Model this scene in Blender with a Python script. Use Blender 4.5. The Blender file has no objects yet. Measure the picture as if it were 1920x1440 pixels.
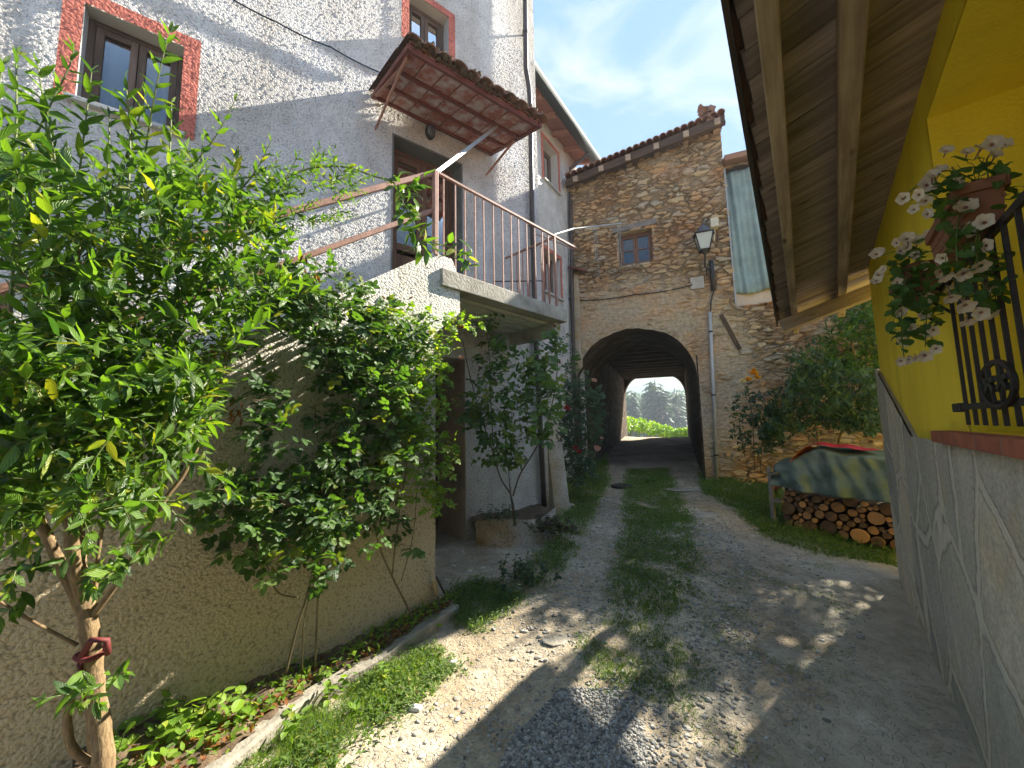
import bpy, math, random
import numpy as np
from mathutils import Vector
rng = np.random.default_rng(7); random.seed(7)
sc = bpy.context.scene; COL = sc.collection
rad = math.radians
# ------------------------------------------------------------------ camera
F = 735.0; PITCH = rad(6.1); ROLL = rad(-1.1); CAM = np.array([0, 0, 1.6])
cd = bpy.data.cameras.new("camera"); cam = bpy.data.objects.new("camera", cd); COL.objects.link(cam)
cd.sensor_width = 36; cd.lens = F / 1920 * 36; cd.clip_start = 0.02; cd.clip_end = 6000
cam.location = CAM
_a = math.pi / 2 + PITCH
R0 = np.array([[1, 0, 0], [0, math.cos(_a), -math.sin(_a)], [0, math.sin(_a), math.cos(_a)]])
RZ = np.array([[math.cos(ROLL), -math.sin(ROLL), 0], [math.sin(ROLL), math.cos(ROLL), 0], [0, 0, 1]])
RM = R0 @ RZ
from mathutils import Matrix
cam.rotation_euler = Matrix(RM.tolist()).to_euler()
sc.camera = cam
# ------------------------------------------------------------------ sky, sun, exposure
SUN_AZ, SUN_EL = 55.5, 35.0
sc.view_settings.view_transform = 'Standard'; sc.view_settings.look = 'None'
sc.view_settings.exposure = 2.85; sc.view_settings.gamma = 1
cy = sc.cycles; cy.max_bounces = 5; cy.diffuse_bounces = 4; cy.glossy_bounces = 2; cy.transmission_bounces = 3; cy.transparent_max_bounces = 6; cy.caustics_reflective = False; cy.caustics_refractive = False
w = bpy.data.worlds.new("World"); sc.world = w; w.use_nodes = True
def nd(nt, t, **k):
    n = nt.nodes.new(t)
    for a, b in k.items():
        if a.startswith('i_'):
            n.inputs[a[2:].replace('_', ' ')].default_value = b
        else: setattr(n, a, b)
    return n
def build_world():
    nt = w.node_tree; nt.nodes.clear(); L = nt.links.new
    sky = nd(nt, 'ShaderNodeTexSky'); sky.sky_type = 'NISHITA'; sky.sun_disc = False
    sky.sun_elevation = rad(SUN_EL); sky.sun_rotation = rad(SUN_AZ); sky.air_density = 1.0; sky.dust_density = 0.25; sky.ozone_density = 2.5
    sky.altitude = 400
    tc = nd(nt, 'ShaderNodeTexCoord')
    mp = nd(nt, 'ShaderNodeMapping'); mp.inputs['Scale'].default_value = (1.6, 3.4, 5.0); mp.inputs['Rotation'].default_value = (0.5, 0.9, 0.3)
    L(tc.outputs['Generated'], mp.inputs[0])
    n1 = nd(nt, 'ShaderNodeTexNoise', i_Scale=1.7, i_Detail=9.0, i_Roughness=0.58, i_Distortion=0.6); L(mp.outputs[0], n1.inputs['Vector'])
    r = nd(nt, 'ShaderNodeValToRGB'); r.color_ramp.elements[0].position = 0.50; r.color_ramp.elements[1].position = 0.80
    L(n1.outputs['Fac'], r.inputs[0])
    mx = nd(nt, 'ShaderNodeMixRGB', blend_type='MIX'); mx.inputs[2].default_value = (.92, .99, 1.08, 1)
    L(r.outputs[0], mx.inputs[0]); L(sky.outputs[0], mx.inputs[1])
    bg = nd(nt, 'ShaderNodeBackground'); bg.inputs[1].default_value = 0.15
    tn = nd(nt, 'ShaderNodeMixRGB', blend_type='MULTIPLY'); tn.inputs[0].default_value = 1; tn.inputs[2].default_value = (1.14, .98, .82, 1); L(sky.outputs[0], tn.inputs[1]); cp = nd(nt, 'ShaderNodeMixRGB', blend_type='DARKEN'); cp.inputs[0].default_value = 1; cp.inputs[2].default_value = (.30, .56, 1.0, 1); L(tn.outputs[0], cp.inputs[1]); L(cp.outputs[0], mx.inputs[1]); L(mx.outputs[0], bg.inputs[0]); o = nd(nt, 'ShaderNodeOutputWorld'); L(bg.outputs[0], o.inputs[0])
build_world()
sl = bpy.data.lights.new("sun", 'SUN'); sl.energy = 2.75; sl.angle = rad(0.5); sl.color = (1, 0.93, 0.8)
sun = bpy.data.objects.new("sun", sl); COL.objects.link(sun)
sdir = Vector((math.sin(rad(SUN_AZ)) * math.cos(rad(SUN_EL)), math.cos(rad(SUN_AZ)) * math.cos(rad(SUN_EL)), math.sin(rad(SUN_EL))))
sun.rotation_euler = sdir.to_track_quat('Z', 'Y').to_euler(); sun.location = (10, 8, 12)
# ------------------------------------------------------------------ helpers: rays, planes
def A3(*p): return np.array(p, float)
def ray(u, v): return RM @ np.array([(u - 960) / F, -(v - 720) / F, -1.])
def onz(u, v, z=0.): d = ray(u, v); return CAM + (z - CAM[2]) / d[2] * d
def at(u, v, y): d = ray(u, v); return CAM + y / d[1] * d          # point at world depth y
def unit(v): v = np.asarray(v, float); return v / max(1e-9, np.linalg.norm(v))
class VPlane:
    """vertical plane through p with heading h; u metres along it, normal n on the street side"""
    def __init__(s, p, h, side=1):
        s.p = np.array([p[0], p[1], 0.]); h = rad(h); s.u = A3(math.sin(h), math.cos(h), 0)
        s.n = A3(math.cos(h), -math.sin(h), 0) * side
    def hit(s, px, py, off=0):
        d = ray(px, py); t = ((s.p + s.n * off - CAM) @ s.n) / (d @ s.n); return CAM + t * d
    def uz(s, px, py, off=0): q = s.hit(px, py, off); return float((q - s.p) @ s.u), float(q[2])
    def pt(s, u, z, off=0): q = s.p + s.u * u + s.n * off; return A3(q[0], q[1], z)
_gs = [-60, 2.4, 4.3, 5.5, 9, 11, 19, 24, 60, 150, 400]; _gh = [0, 0, .17, .29, .41, .5, 1.0, .6, -6, -22, -40]
def gh(x, y):
    x = np.asarray(x, float); y = np.asarray(y, float)
    s = x * math.sin(rad(25)) + y * math.cos(rad(25)); h = np.interp(s, _gs, _gh)
    lat = np.clip(x - 2.2, 0, 1.8) * .12 * np.clip((8 - y) / 3, 0, 1); h = h - lat
    t = x * math.cos(rad(31)) - y * math.sin(rad(31))          # across the lane
    n = .018 * np.sin(1.7 * x + .6) * np.cos(2.1 * y) + .010 * np.sin(5.1 * x + 2 * y) + .007 * np.cos(7.3 * y - 3.1 * x)
    rut = -.03 * np.exp(-((t + 1.35) / .3) ** 2) - .03 * np.exp(-((t - .15) / .35) ** 2) + .03 * np.exp(-((t + .6) / .28) ** 2)
    return h + n + rut * np.clip((s - 2) / 2, 0, 1)
def ghf(x, y): return float(gh(x, y))
# ------------------------------------------------------------------ mesh builder
class MB:
    def __init__(s): s.v = []; s.f = []; s.uv = []; s.n = 0
    def add(s, v, f, uv=None):
        v = [tuple(map(float, p)) for p in v]
        s.v += v; s.f += [tuple(i + s.n for i in q) for q in f]
        if uv is None: uv = [[(0, 0)] * len(q) for q in f]
        s.uv += uv; s.n += len(v); return s
    def box(s, c, ax, ay, az, hx, hy, hz, bev=0.0):
        """box with centre c, unit axes, half sizes; uv runs along the longest side in metres"""
        c = np.asarray(c, float); A = [unit(ax) * hx, unit(ay) * hy, unit(az) * hz]; H = [hx, hy, hz]
        V = [c + i * A[0] + j * A[1] + k * A[2] for i in (-1, 1) for j in (-1, 1) for k in (-1, 1)]
        Fs = [((0, 1, 3, 2), 0), ((4, 6, 7, 5), 0), ((0, 4, 5, 1), 1), ((2, 3, 7, 6), 1), ((0, 2, 6, 4), 2), ((1, 5, 7, 3), 2)]
        o = random.random() * 50; o2 = random.random() * 50; lg = int(np.argmax(H)); uv = []; fs = []
        for q, axx in Fs:
            oth = [k for k in range(3) if k != axx]
            if oth[0] != lg and oth[1] == lg: oth = oth[::-1]
            row = []
            for i in q:
                d = [(1 if i & 4 else -1), (1 if i & 2 else -1), (1 if i & 1 else -1)]
                row.append((o + d[oth[0]] * H[oth[0]], o2 + axx * 3.3 + d[oth[1]] * H[oth[1]]))
            fs.append(q); uv.append(row)
        return s.add(V, fs, uv)
    def bar(s, a, b, w_, h_, up=(0, 0, 1)):
        a = np.asarray(a, float); b = np.asarray(b, float); d = unit(b - a); sd = np.cross(d, up)
        if np.linalg.norm(sd) < 1e-4: sd = np.cross(d, (1, 0, 0))
        sd = unit(sd); u2 = np.cross(sd, d)
        return s.box((a + b) / 2, d, sd, u2, np.linalg.norm(b - a) / 2, w_ / 2, h_ / 2)
    def tube(s, pts, r, seg=8, cap=True):
        pts = [np.asarray(p, float) for p in pts]; n = len(pts)
        if np.isscalar(r): r = [r] * n
        prev = None; V = []; ln = 0; ls = []
        for i, p in enumerate(pts):
            d = unit(pts[min(i + 1, n - 1)] - pts[max(i - 1, 0)])
            if prev is None: a = np.cross(d, (0, 0, 1)); a = np.cross(d, (1, 0, 0)) if np.linalg.norm(a) < .1 else a
            else: a = prev - d * (prev @ d)
            a = unit(a); prev = a; b = np.cross(d, a)
            if i: ln += np.linalg.norm(p - pts[i - 1])
            ls.append(ln)
            for k in range(seg):
                t = 2 * math.pi * k / seg; V.append(p + r[i] * (a * math.cos(t) + b * math.sin(t)))
        f = []; uv = []; o = random.random() * 30
        for i in range(n - 1):
            for k in range(seg):
                k2 = (k + 1) % seg; f.append((i * seg + k, i * seg + k2, (i + 1) * seg + k2, (i + 1) * seg + k))
                c0, c1 = k * 2 * math.pi * r[i] / seg + o, (k + 1) * 2 * math.pi * r[i] / seg + o
                uv.append([(ls[i] + o, c0), (ls[i] + o, c1), (ls[i + 1] + o, c1), (ls[i + 1] + o, c0)])
        if cap:
            for ring in (list(range(seg))[::-1], [(n - 1) * seg + k for k in range(seg)]):
                f.append(tuple(ring)); uv.append([(o, o)] * seg)
        return s.add(V, f, uv)
    def prism(s, pts, d):
        """closed prism: polygon pts (3D, planar) pushed along d"""
        pts = [np.asarray(p, float) for p in pts]; d = np.asarray(d, float); n = len(pts)
        V = pts + [p + d for p in pts]; e1 = unit(pts[1] - pts[0]); e2 = unit(np.cross(np.cross(e1, pts[2] - pts[0]), e1))
        P2 = [((p - pts[0]) @ e1, (p - pts[0]) @ e2) for p in pts]
        f = [tuple(range(n))[::-1], tuple(range(n, 2 * n))]; uv = [P2[::-1], list(P2)]; L = 0; T = np.linalg.norm(d)
        for i in range(n):
            j = (i + 1) % n; l = np.linalg.norm(pts[j] - pts[i]); f.append((i, j, n + j, n + i)); uv.append([(L, 0), (L + l, 0), (L + l, T), (L, T)]); L += l
        return s.add(V, f, uv)
    def lathe(s, c, prof, seg=16, wob=0, ax=(0, 0, 1)):
        az = unit(ax); a = np.cross(az, (0, 1, 0.01)); a = unit(a); b = np.cross(az, a); V = []; f = []; uv = []
        for i, (r, z) in enumerate(prof):
            for k in range(seg):
                t = 2 * math.pi * k / seg; rr = r * (1 + wob * math.sin(3 * t + i)); V.append(np.asarray(c) + az * z + rr * (a * math.cos(t) + b * math.sin(t)))
        for i in range(len(prof) - 1):
            for k in range(seg):
                k2 = (k + 1) % seg; f.append((i * seg + k, i * seg + k2, (i + 1) * seg + k2, (i + 1) * seg + k))
                uv.append([(k * .05, prof[i][1]), (k * .05 + .05, prof[i][1]), (k * .05 + .05, prof[i + 1][1]), (k * .05, prof[i + 1][1])])
        return s.add(V, f, uv)
    def build(s, name, m, parent=None, smooth=False, bevel=0):
        return mkmesh(name, np.array(s.v, float).reshape(-1, 3), s.f, m, parent, smooth, [c for q in s.uv for c in q], bevel)
def mkmesh(name, V, Fc, m, parent=None, smooth=False, uv=None, bevel=0, attrs=None):
    me = bpy.data.meshes.new(name); V = np.asarray(V, float)
    if parent is not None: V = V - np.array(parent_loc(parent))
    if isinstance(Fc, np.ndarray):
        me.vertices.add(len(V)); me.vertices.foreach_set('co', V.ravel()); k = Fc.shape[1]
        me.loops.add(Fc.size); me.loops.foreach_set('vertex_index', Fc.ravel().astype(np.int32))
        me.polygons.add(len(Fc)); me.polygons.foreach_set('loop_start', np.arange(0, Fc.size, k, dtype=np.int32))
        me.update(calc_edges=True)
    else: me.from_pydata(V.tolist(), [], Fc)
    if uv is not None:
        l = me.uv_layers.new(name='UVMap'); l.data.foreach_set('uv', np.asarray(uv, np.float32).ravel())
    if attrs:
        for k, arr in attrs.items():
            at_ = me.attributes.new(k, 'FLOAT_VECTOR', 'POINT'); at_.data.foreach_set('vector', np.asarray(arr, np.float32).ravel())
    for x in (m if isinstance(m, (list, tuple)) else [m]): me.materials.append(x)
    if smooth: me.polygons.foreach_set('use_smooth', np.ones(len(me.polygons), bool))
    me.validate(); me.update()
    o = bpy.data.objects.new(name, me); COL.objects.link(o)
    if parent is not None: o.parent = parent
    if bevel:
        b = o.modifiers.new('bevel', 'BEVEL'); b.width = bevel; b.segments = 2; b.limit_method = 'ANGLE'
    return o
def parent_loc(p):
    l = np.array(p.location, float)
    while p.parent: p = p.parent; l += np.array(p.location, float)
    return l
def tag(o, label, cat, group=None, kind=None):
    if label: o['label'] = label
    if cat: o['category'] = cat
    if group: o['group'] = group
    if kind: o['kind'] = kind
    return o
def thing(name, label, cat, loc, group=None):
    o = bpy.data.objects.new(name, None); COL.objects.link(o); o.location = [float(c) for c in loc]; o.empty_display_size = .1
    return tag(o, label, cat, group)
def struct(o): o['kind'] = 'structure'; return o
# ------------------------------------------------------------------ materials
class M:
    def __init__(s, name, disp=None):
        s.m = bpy.data.materials.new(name); s.m.use_nodes = True; s.nt = s.m.node_tree; s.nt.nodes.clear()
        s.out = nd(s.nt, 'ShaderNodeOutputMaterial'); s.p = nd(s.nt, 'ShaderNodeBsdfPrincipled')
        s.L = s.nt.links.new; s.L(s.p.outputs[0], s.out.inputs[0])
        if disp: s.m.displacement_method = 'BOTH'
    def uv(s, sc_=(1, 1, 1), rot=(0, 0, 0), loc=(0, 0, 0), kind='UV'):
        t = nd(s.nt, 'ShaderNodeTexCoord'); mp = nd(s.nt, 'ShaderNodeMapping'); s.L(t.outputs[kind], mp.inputs[0])
        mp.inputs['Scale'].default_value = sc_; mp.inputs['Rotation'].default_value = rot; mp.inputs['Location'].default_value = loc; return mp.outputs[0]
    def noise(s, vec, scale, detail=5, rough=.55, dist=0, out='Fac'):
        n = nd(s.nt, 'ShaderNodeTexNoise', i_Scale=scale, i_Detail=detail, i_Roughness=rough, i_Distortion=dist); s.L(vec, n.inputs['Vector']); return n.outputs[out]
    def vor(s, vec, scale, feature='F1', out='Distance', rnd=1.0):
        n = nd(s.nt, 'ShaderNodeTexVoronoi', feature=feature, i_Scale=scale, i_Randomness=rnd); s.L(vec, n.inputs['Vector']); return n.outputs[out]
    def ramp(s, fac, stops, interp='LINEAR'):
        r = nd(s.nt, 'ShaderNodeValToRGB'); cr = r.color_ramp; cr.interpolation = interp
        while len(cr.elements) < len(stops): cr.elements.new(0.5)
        for e, (p, c) in zip(cr.elements, stops):
            e.position = p; e.color = (c, c, c, 1) if np.isscalar(c) else (*c[:3], 1)
        s.L(fac, r.inputs[0]); return r.outputs[0]
    def mix(s, fac, a, b, blend='MIX'):
        n = nd(s.nt, 'ShaderNodeMixRGB', blend_type=blend)
        for i, x in ((0, fac), (1, a), (2, b)):
            if hasattr(x, 'is_linked'): s.L(x, n.inputs[i])
            elif i == 0: n.inputs[0].default_value = x
            else: n.inputs[i].default_value = (*x[:3], 1) if not np.isscalar(x) else (x, x, x, 1)
        return n.outputs[0]
    def math(s, op, a, b=0.0, clamp=False):
        n = nd(s.nt, 'ShaderNodeMath', operation=op, use_clamp=clamp)
        for i, x in ((0, a), (1, b)):
            if hasattr(x, 'is_linked'): s.L(x, n.inputs[i])
            else: n.inputs[i].default_value = x
        return n.outputs[0]
    def sep(s, vec, k): n = nd(s.nt, 'ShaderNodeSeparateXYZ'); s.L(vec, n.inputs[0]); return n.outputs[k]
    def warp(s, vec, scale, amt):
        n = nd(s.nt, 'ShaderNodeTexNoise', i_Scale=scale, i_Detail=3.0); s.L(vec, n.inputs['Vector'])
        m = nd(s.nt, 'ShaderNodeVectorMath', operation='MULTIPLY_ADD'); m.inputs[1].default_value = (amt,) * 3
        s.L(n.outputs['Color'], m.inputs[0]); s.L(vec, m.inputs[2]); return m.outputs[0]
    def col(s, c): s.L(c, s.p.inputs['Base Color']) if hasattr(c, 'is_linked') else setattr(s.p.inputs['Base Color'], 'default_value', (*c, 1)); return s
    def rough(s, r):
        if hasattr(r, 'is_linked'): s.L(r, s.p.inputs['Roughness'])
        else: s.p.inputs['Roughness'].default_value = r
        return s
    def spec(s, v): s.p.inputs['Specular IOR Level'].default_value = v; return s
    def metal(s, v): s.p.inputs['Metallic'].default_value = v; return s
    def bump(s, h, dist=.01, strength=1.0):
        b = nd(s.nt, 'ShaderNodeBump'); b.inputs['Distance'].default_value = dist; b.inputs['Strength'].default_value = strength
        s.L(h, b.inputs['Height']); s.L(b.outputs[0], s.p.inputs['Normal']); return s
    def disp(s, h, scale, mid=.5):
        s.m.displacement_method = 'BOTH'
        d = nd(s.nt, 'ShaderNodeDisplacement'); d.inputs['Scale'].default_value = scale; d.inputs['Midlevel'].default_value = mid
        s.L(h, d.inputs['Height']); s.L(d.outputs[0], s.out.inputs['Displacement']); return s
def roughcast(name, base, stain, stain_amt=.5, height=None, lo=.0, scale=38, depth=.016, lowcol=None, lowz=1.0):
    m = M(name); v = m.uv(); wv = m.warp(v, 9, .03)
    g = m.noise(wv, scale, 4, .6); g2 = m.vor(wv, scale * .9)
    h = m.math('SUBTRACT', m.math('MULTIPLY', g, 1.4), m.math('MULTIPLY', g2, .7))
    st = m.ramp(m.noise(m.uv((.9, .45, 1)), 1.6, 8, .62, .5), [(.38, 0), (.66, 1)])
    c = m.mix(m.math('MULTIPLY', st, stain_amt), base, stain)
    sk = m.ramp(m.noise(m.uv((3.2, .30, 1)), 1.5, 8, .68), [(.50, 0), (.72, .55)]); c = m.mix(m.math('MULTIPLY', sk, stain_amt), c, m.mix(1.0, c, (.62, .56, .48), 'MULTIPLY'))
    pit = m.ramp(m.math('ADD', h, m.math('MULTIPLY', m.noise(v, 110, 2), .35)), [(.12, .52), (.5, 1)]); c = m.mix(1.0, c, pit, 'MULTIPLY')
    fine = m.ramp(m.noise(v, 5, 4), [(.3, .86), (.7, 1.06)]); c = m.mix(1.0, c, fine, 'MULTIPLY')
    if lowcol is not None:
        z = m.sep(v, 1); a = m.math('ADD', z, m.math('MULTIPLY', m.noise(m.uv((1, .5, 1)), 2.5, 5), .9))
        f = m.ramp(m.math('DIVIDE', a, lowz * 2), [(.35, 1), (.8, 0)]); c = m.mix(f, c, m.mix(1.0, lowcol, pit, 'MULTIPLY'))
    m.col(c).rough(.92).spec(.15); m.disp(h, depth, .35); return m.m
def plain(name, c, r=.6, metal=0, spec=.4, var=.15, scale=6, bump=.002, bs=60, kind='UV'):
    m = M(name); v = m.uv(kind=kind); n = m.noise(v, scale, 5)
    cc = m.mix(1.0, c, m.ramp(n, [(.25, 1 - var), (.75, 1 + var)]), 'MULTIPLY')
    m.col(cc).rough(r).metal(metal).spec(spec); m.bump(m.noise(v, bs, 4), bump); return m.m
def wood(name, dark, light, r=.75, gs=3.0, knots=True, bump=.003):
    m = M(name); v = m.uv((.7, 14, 1)); g = m.noise(m.warp(v, 2, .25), gs, 8, .65)
    c = m.ramp(g, [(.3, dark), (.55, tuple((np.array(dark) + light) / 2)), (.8, light)])
    big = m.ramp(m.noise(m.uv((.6, 1.3, 1)), 2.4, 4), [(.3, .6), (.7, 1.25)]); c = m.mix(1.0, c, big, 'MULTIPLY')
    if knots:
        k = m.ramp(m.vor(m.uv((1.6, 5, 1)), 1.3), [(.05, .25), (.13, 1)]); c = m.mix(1.0, c, k, 'MULTIPLY')
    m.col(c).rough(r).spec(.25); m.bump(g, bump); return m.m
def rubble(name, tones, mortar, sx=3.4, sy=8.5, depth=.05, cover=.36, arch=None):
    m = M(name); v0 = m.uv((sx, sy, 1)); v = m.warp(v0, .55, 1.5); v2 = m.warp(v, 2.6, .35)
    e = m.vor(v2, 1, 'DISTANCE_TO_EDGE'); c = m.vor(v2, 1, 'F1', 'Color'); r = m.sep(c, 0); r2 = m.sep(c, 1)
    n = len(tones); stone = m.ramp(r, [(i / n, t) for i, t in enumerate(tones)], 'CONSTANT')
    stone = m.mix(1.0, stone, m.ramp(r2, [(0, .86), (1, 1.1)]), 'MULTIPLY')
    fine = m.noise(m.uv((1, 2.6, 1)), 11, 8, .7); stone = m.mix(1.0, stone, m.ramp(fine, [(.30, .62), (.5, .98), (.72, 1.2)]), 'MULTIPLY')
    en = m.math('ADD', e, m.math('MULTIPLY', m.math('SUBTRACT', fine, .5), .22))
    ee = m.ramp(en, [(.0, 0), (.16, 1)], 'EASE')
    big = m.noise(m.uv((.6, .7, 1)), 1.3, 5, .6)
    mort = m.mix(1.0, mortar, m.ramp(m.noise(m.uv(), 13, 7, .7), [(.3, .55), (.7, 1.25)]), 'MULTIPLY')
    cov = m.math('ADD', m.math('MULTIPLY', big, .8), m.math('MULTIPLY', en, -.75))
    if arch is not None:
        uc, zc, rr = arch; x = m.math('SUBTRACT', m.sep(m.uv(), 0), uc); y = m.math('SUBTRACT', m.sep(m.uv(), 1), zc)
        d = m.math('SQRT', m.math('ADD', m.math('MULTIPLY', x, x), m.math('MULTIPLY', y, y))); cov = m.math('ADD', cov, m.ramp(m.math('DIVIDE', m.math('ADD', d, m.math('MULTIPLY', big, 1.4)), rr * 2), [(.72, .30), (1.0, 0)]))
    mc = m.ramp(cov, [(cover, 0), (cover + .14, .92)])
    crev = m.mix(1.0, mort, (.60, .53, .45), 'MULTIPLY')
    cc = m.mix(ee, crev, stone); cc = m.mix(mc, cc, mort)
    och = m.ramp(m.noise(m.uv((1, 1, 1), loc=(7, 3, 0)), 1.1, 6, .6), [(.45, 0), (.7, .6)]); cc = m.mix(och, cc, m.mix(1.0, cc, (1.3, .80, .45), 'MULTIPLY'))
    dk = m.ramp(m.noise(m.uv((1, .6, 1), loc=(2, 9, 0)), 1.3, 8, .68), [(.54, 0), (.74, .65)]); cc = m.mix(dk, cc, m.mix(1.0, cc, (.40, .40, .40), 'MULTIPLY'))
    m.col(cc).rough(.95).spec(.12)
    hs = m.math('ADD', m.math('MULTIPLY', ee, m.math('ADD', m.math('MULTIPLY', r2, .6), .4)), m.math('MULTIPLY', fine, .7))
    h = m.mix(mc, hs, m.math('ADD', m.math('MULTIPLY', fine, .6), .45))
    m.disp(h, depth, .6); return m.m
WHITE = roughcast('white_roughcast', (.71, .70, .67), (.42, .37, .30), .6, scale=60, depth=.011)
WHITE2 = roughcast('white_roughcast_low', (.70, .675, .62), (.40, .34, .25), .7, scale=60, depth=.009, lowcol=(.42, .30, .15), lowz=.55)
STAIRW = roughcast('stained_roughcast', (.78, .755, .68), (.42, .36, .26), .5, scale=62, depth=.011, lowcol=(.54, .45, .30), lowz=1.75)
REDP = roughcast('red_painted_roughcast', (.60, .20, .145), (.48, .15, .11), .6, scale=42, depth=.010)
GREYREV = plain('grey_reveal', (.45, .45, .43), .85, var=.12, scale=4, bs=40)
STONE = rubble('rubble_stone', [(.36, .26, .15), (.27, .20, .13), (.42, .30, .16), (.30, .27, .23), (.46, .37, .24), (.24, .17, .11), (.38, .25, .12)], (.40, .31, .20))
STONE2 = rubble('rubble_plaster', [(.34, .25, .15), (.29, .22, .14), (.40, .29, .17), (.33, .29, .23), (.42, .33, .21)], (.38, .30, .20), 3.0, 5.5, .03)
WOODD = wood('dark_wood', (.045, .028, .020), (.16, .105, .070))
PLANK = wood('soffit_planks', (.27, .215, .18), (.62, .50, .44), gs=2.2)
BEAMM = wood('beam_wood', (.29, .215, .16), (.60, .48, .36), gs=2.6)
FRAMEW = wood('window_wood', (.085, .060, .045), (.22, .155, .115), knots=False)
DOORW = wood('door_wood', (.09, .050, .030), (.24, .13, .075), knots=False)
RAIL = plain('rail_paint', (.36, .19, .135), .6, var=.35, scale=9, spec=.35)
STEEL = plain('frame_steel', (.17, .055, .04), .65, var=.3, scale=9)
GALV = plain('pale_steel', (.36, .37, .36), .45, .35, var=.15, scale=9)
PIPE = plain('pipe_brown', (.075, .058, .050), .42, .3, var=.25, scale=3)
IRON = plain('wrought_iron', (.045, .04, .037), .55, .4, var=.3)
CONC = M('concrete'); _v = CONC.uv(kind='Object'); _n = CONC.noise(_v, 3, 8, .65)
CONC.col(CONC.ramp(_n, [(.3, (.24, .21, .165)), (.5, (.42, .385, .315)), (.75, (.56, .52, .44))])).rough(.9).spec(.2).bump(CONC.noise(_v, 35, 7, .65), .012); CONC = CONC.m
CONCL = plain('pale_concrete', (.56, .54, .47), .9, var=.25, scale=5, bump=.004, bs=40, kind='Object')
TERRA = plain('terracotta', (.36, .13, .075), .8, var=.3, scale=7)
BRICK = M('brick_sill'); _v = BRICK.uv(); _b = nd(BRICK.nt, 'ShaderNodeTexBrick'); _b.offset = 0
for k_, v_ in (('Scale', 1.0), ('Brick Width', .26), ('Row Height', 3.0), ('Mortar Size', .006), ('Color1', (.40, .13, .07, 1)), ('Color2', (.33, .105, .06, 1)), ('Mortar', (.25, .18, .14, 1))): _b.inputs[k_].default_value = v_
BRICK.L(_v, _b.inputs['Vector']); BRICK.col(BRICK.mix(1.0, _b.outputs[0], BRICK.ramp(BRICK.noise(_v, 14, 6), [(.3, .75), (.7, 1.15)]), 'MULTIPLY')).rough(.85).bump(BRICK.noise(_v, 60, 5), .004); BRICK = BRICK.m
def tiles_mat(name, c1, c2, moss):
    m = M(name); v = m.uv(kind='Object'); n = m.noise(v, 5, 7, .65); c = m.ramp(n, [(.3, c1), (.7, c2)])
    c = m.mix(m.ramp(m.noise(v, 2.3, 7, .7), [(.5, 0), (.7, .8)]), c, moss); m.col(c).rough(.92).bump(m.noise(v, 50, 5), .006); return m.m
ROOFT = tiles_mat('roof_tiles', (.24, .12, .075), (.36, .20, .13), (.15, .13, .10))
MOSST = tiles_mat('mossy_tiles', (.20, .10, .065), (.32, .19, .13), (.11, .09, .05))
HOLLOW = M('hollow_tile'); _v = HOLLOW.uv(); _n = HOLLOW.noise(_v, 6, 7, .6)
HOLLOW.col(HOLLOW.mix(HOLLOW.ramp(_n, [(.45, 0), (.62, .8)]), HOLLOW.ramp(HOLLOW.noise(_v, 2.3, 4), [(.3, (.30, .10, .065)), (.7, (.42, .17, .12))]), (.55, .50, .47))).rough(.9).bump(_n, .006); HOLLOW = HOLLOW.m
YEL = M('yellow_plaster'); _v = YEL.uv(kind='Object'); _n = YEL.noise(_v, 2.2, 6)
YEL.col(YEL.mix(1.0, (.94, .74, .06), YEL.ramp(YEL.noise(YEL.uv((1.6, 1.6, .35), kind='Object'), 2.6, 8, .65), [(.28, .84), (.5, 1.0), (.72, 1.05)]), 'MULTIPLY')).rough(.8).spec(.25).bump(YEL.noise(_v, 70, 5, .6), .006); YEL = YEL.m
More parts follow.
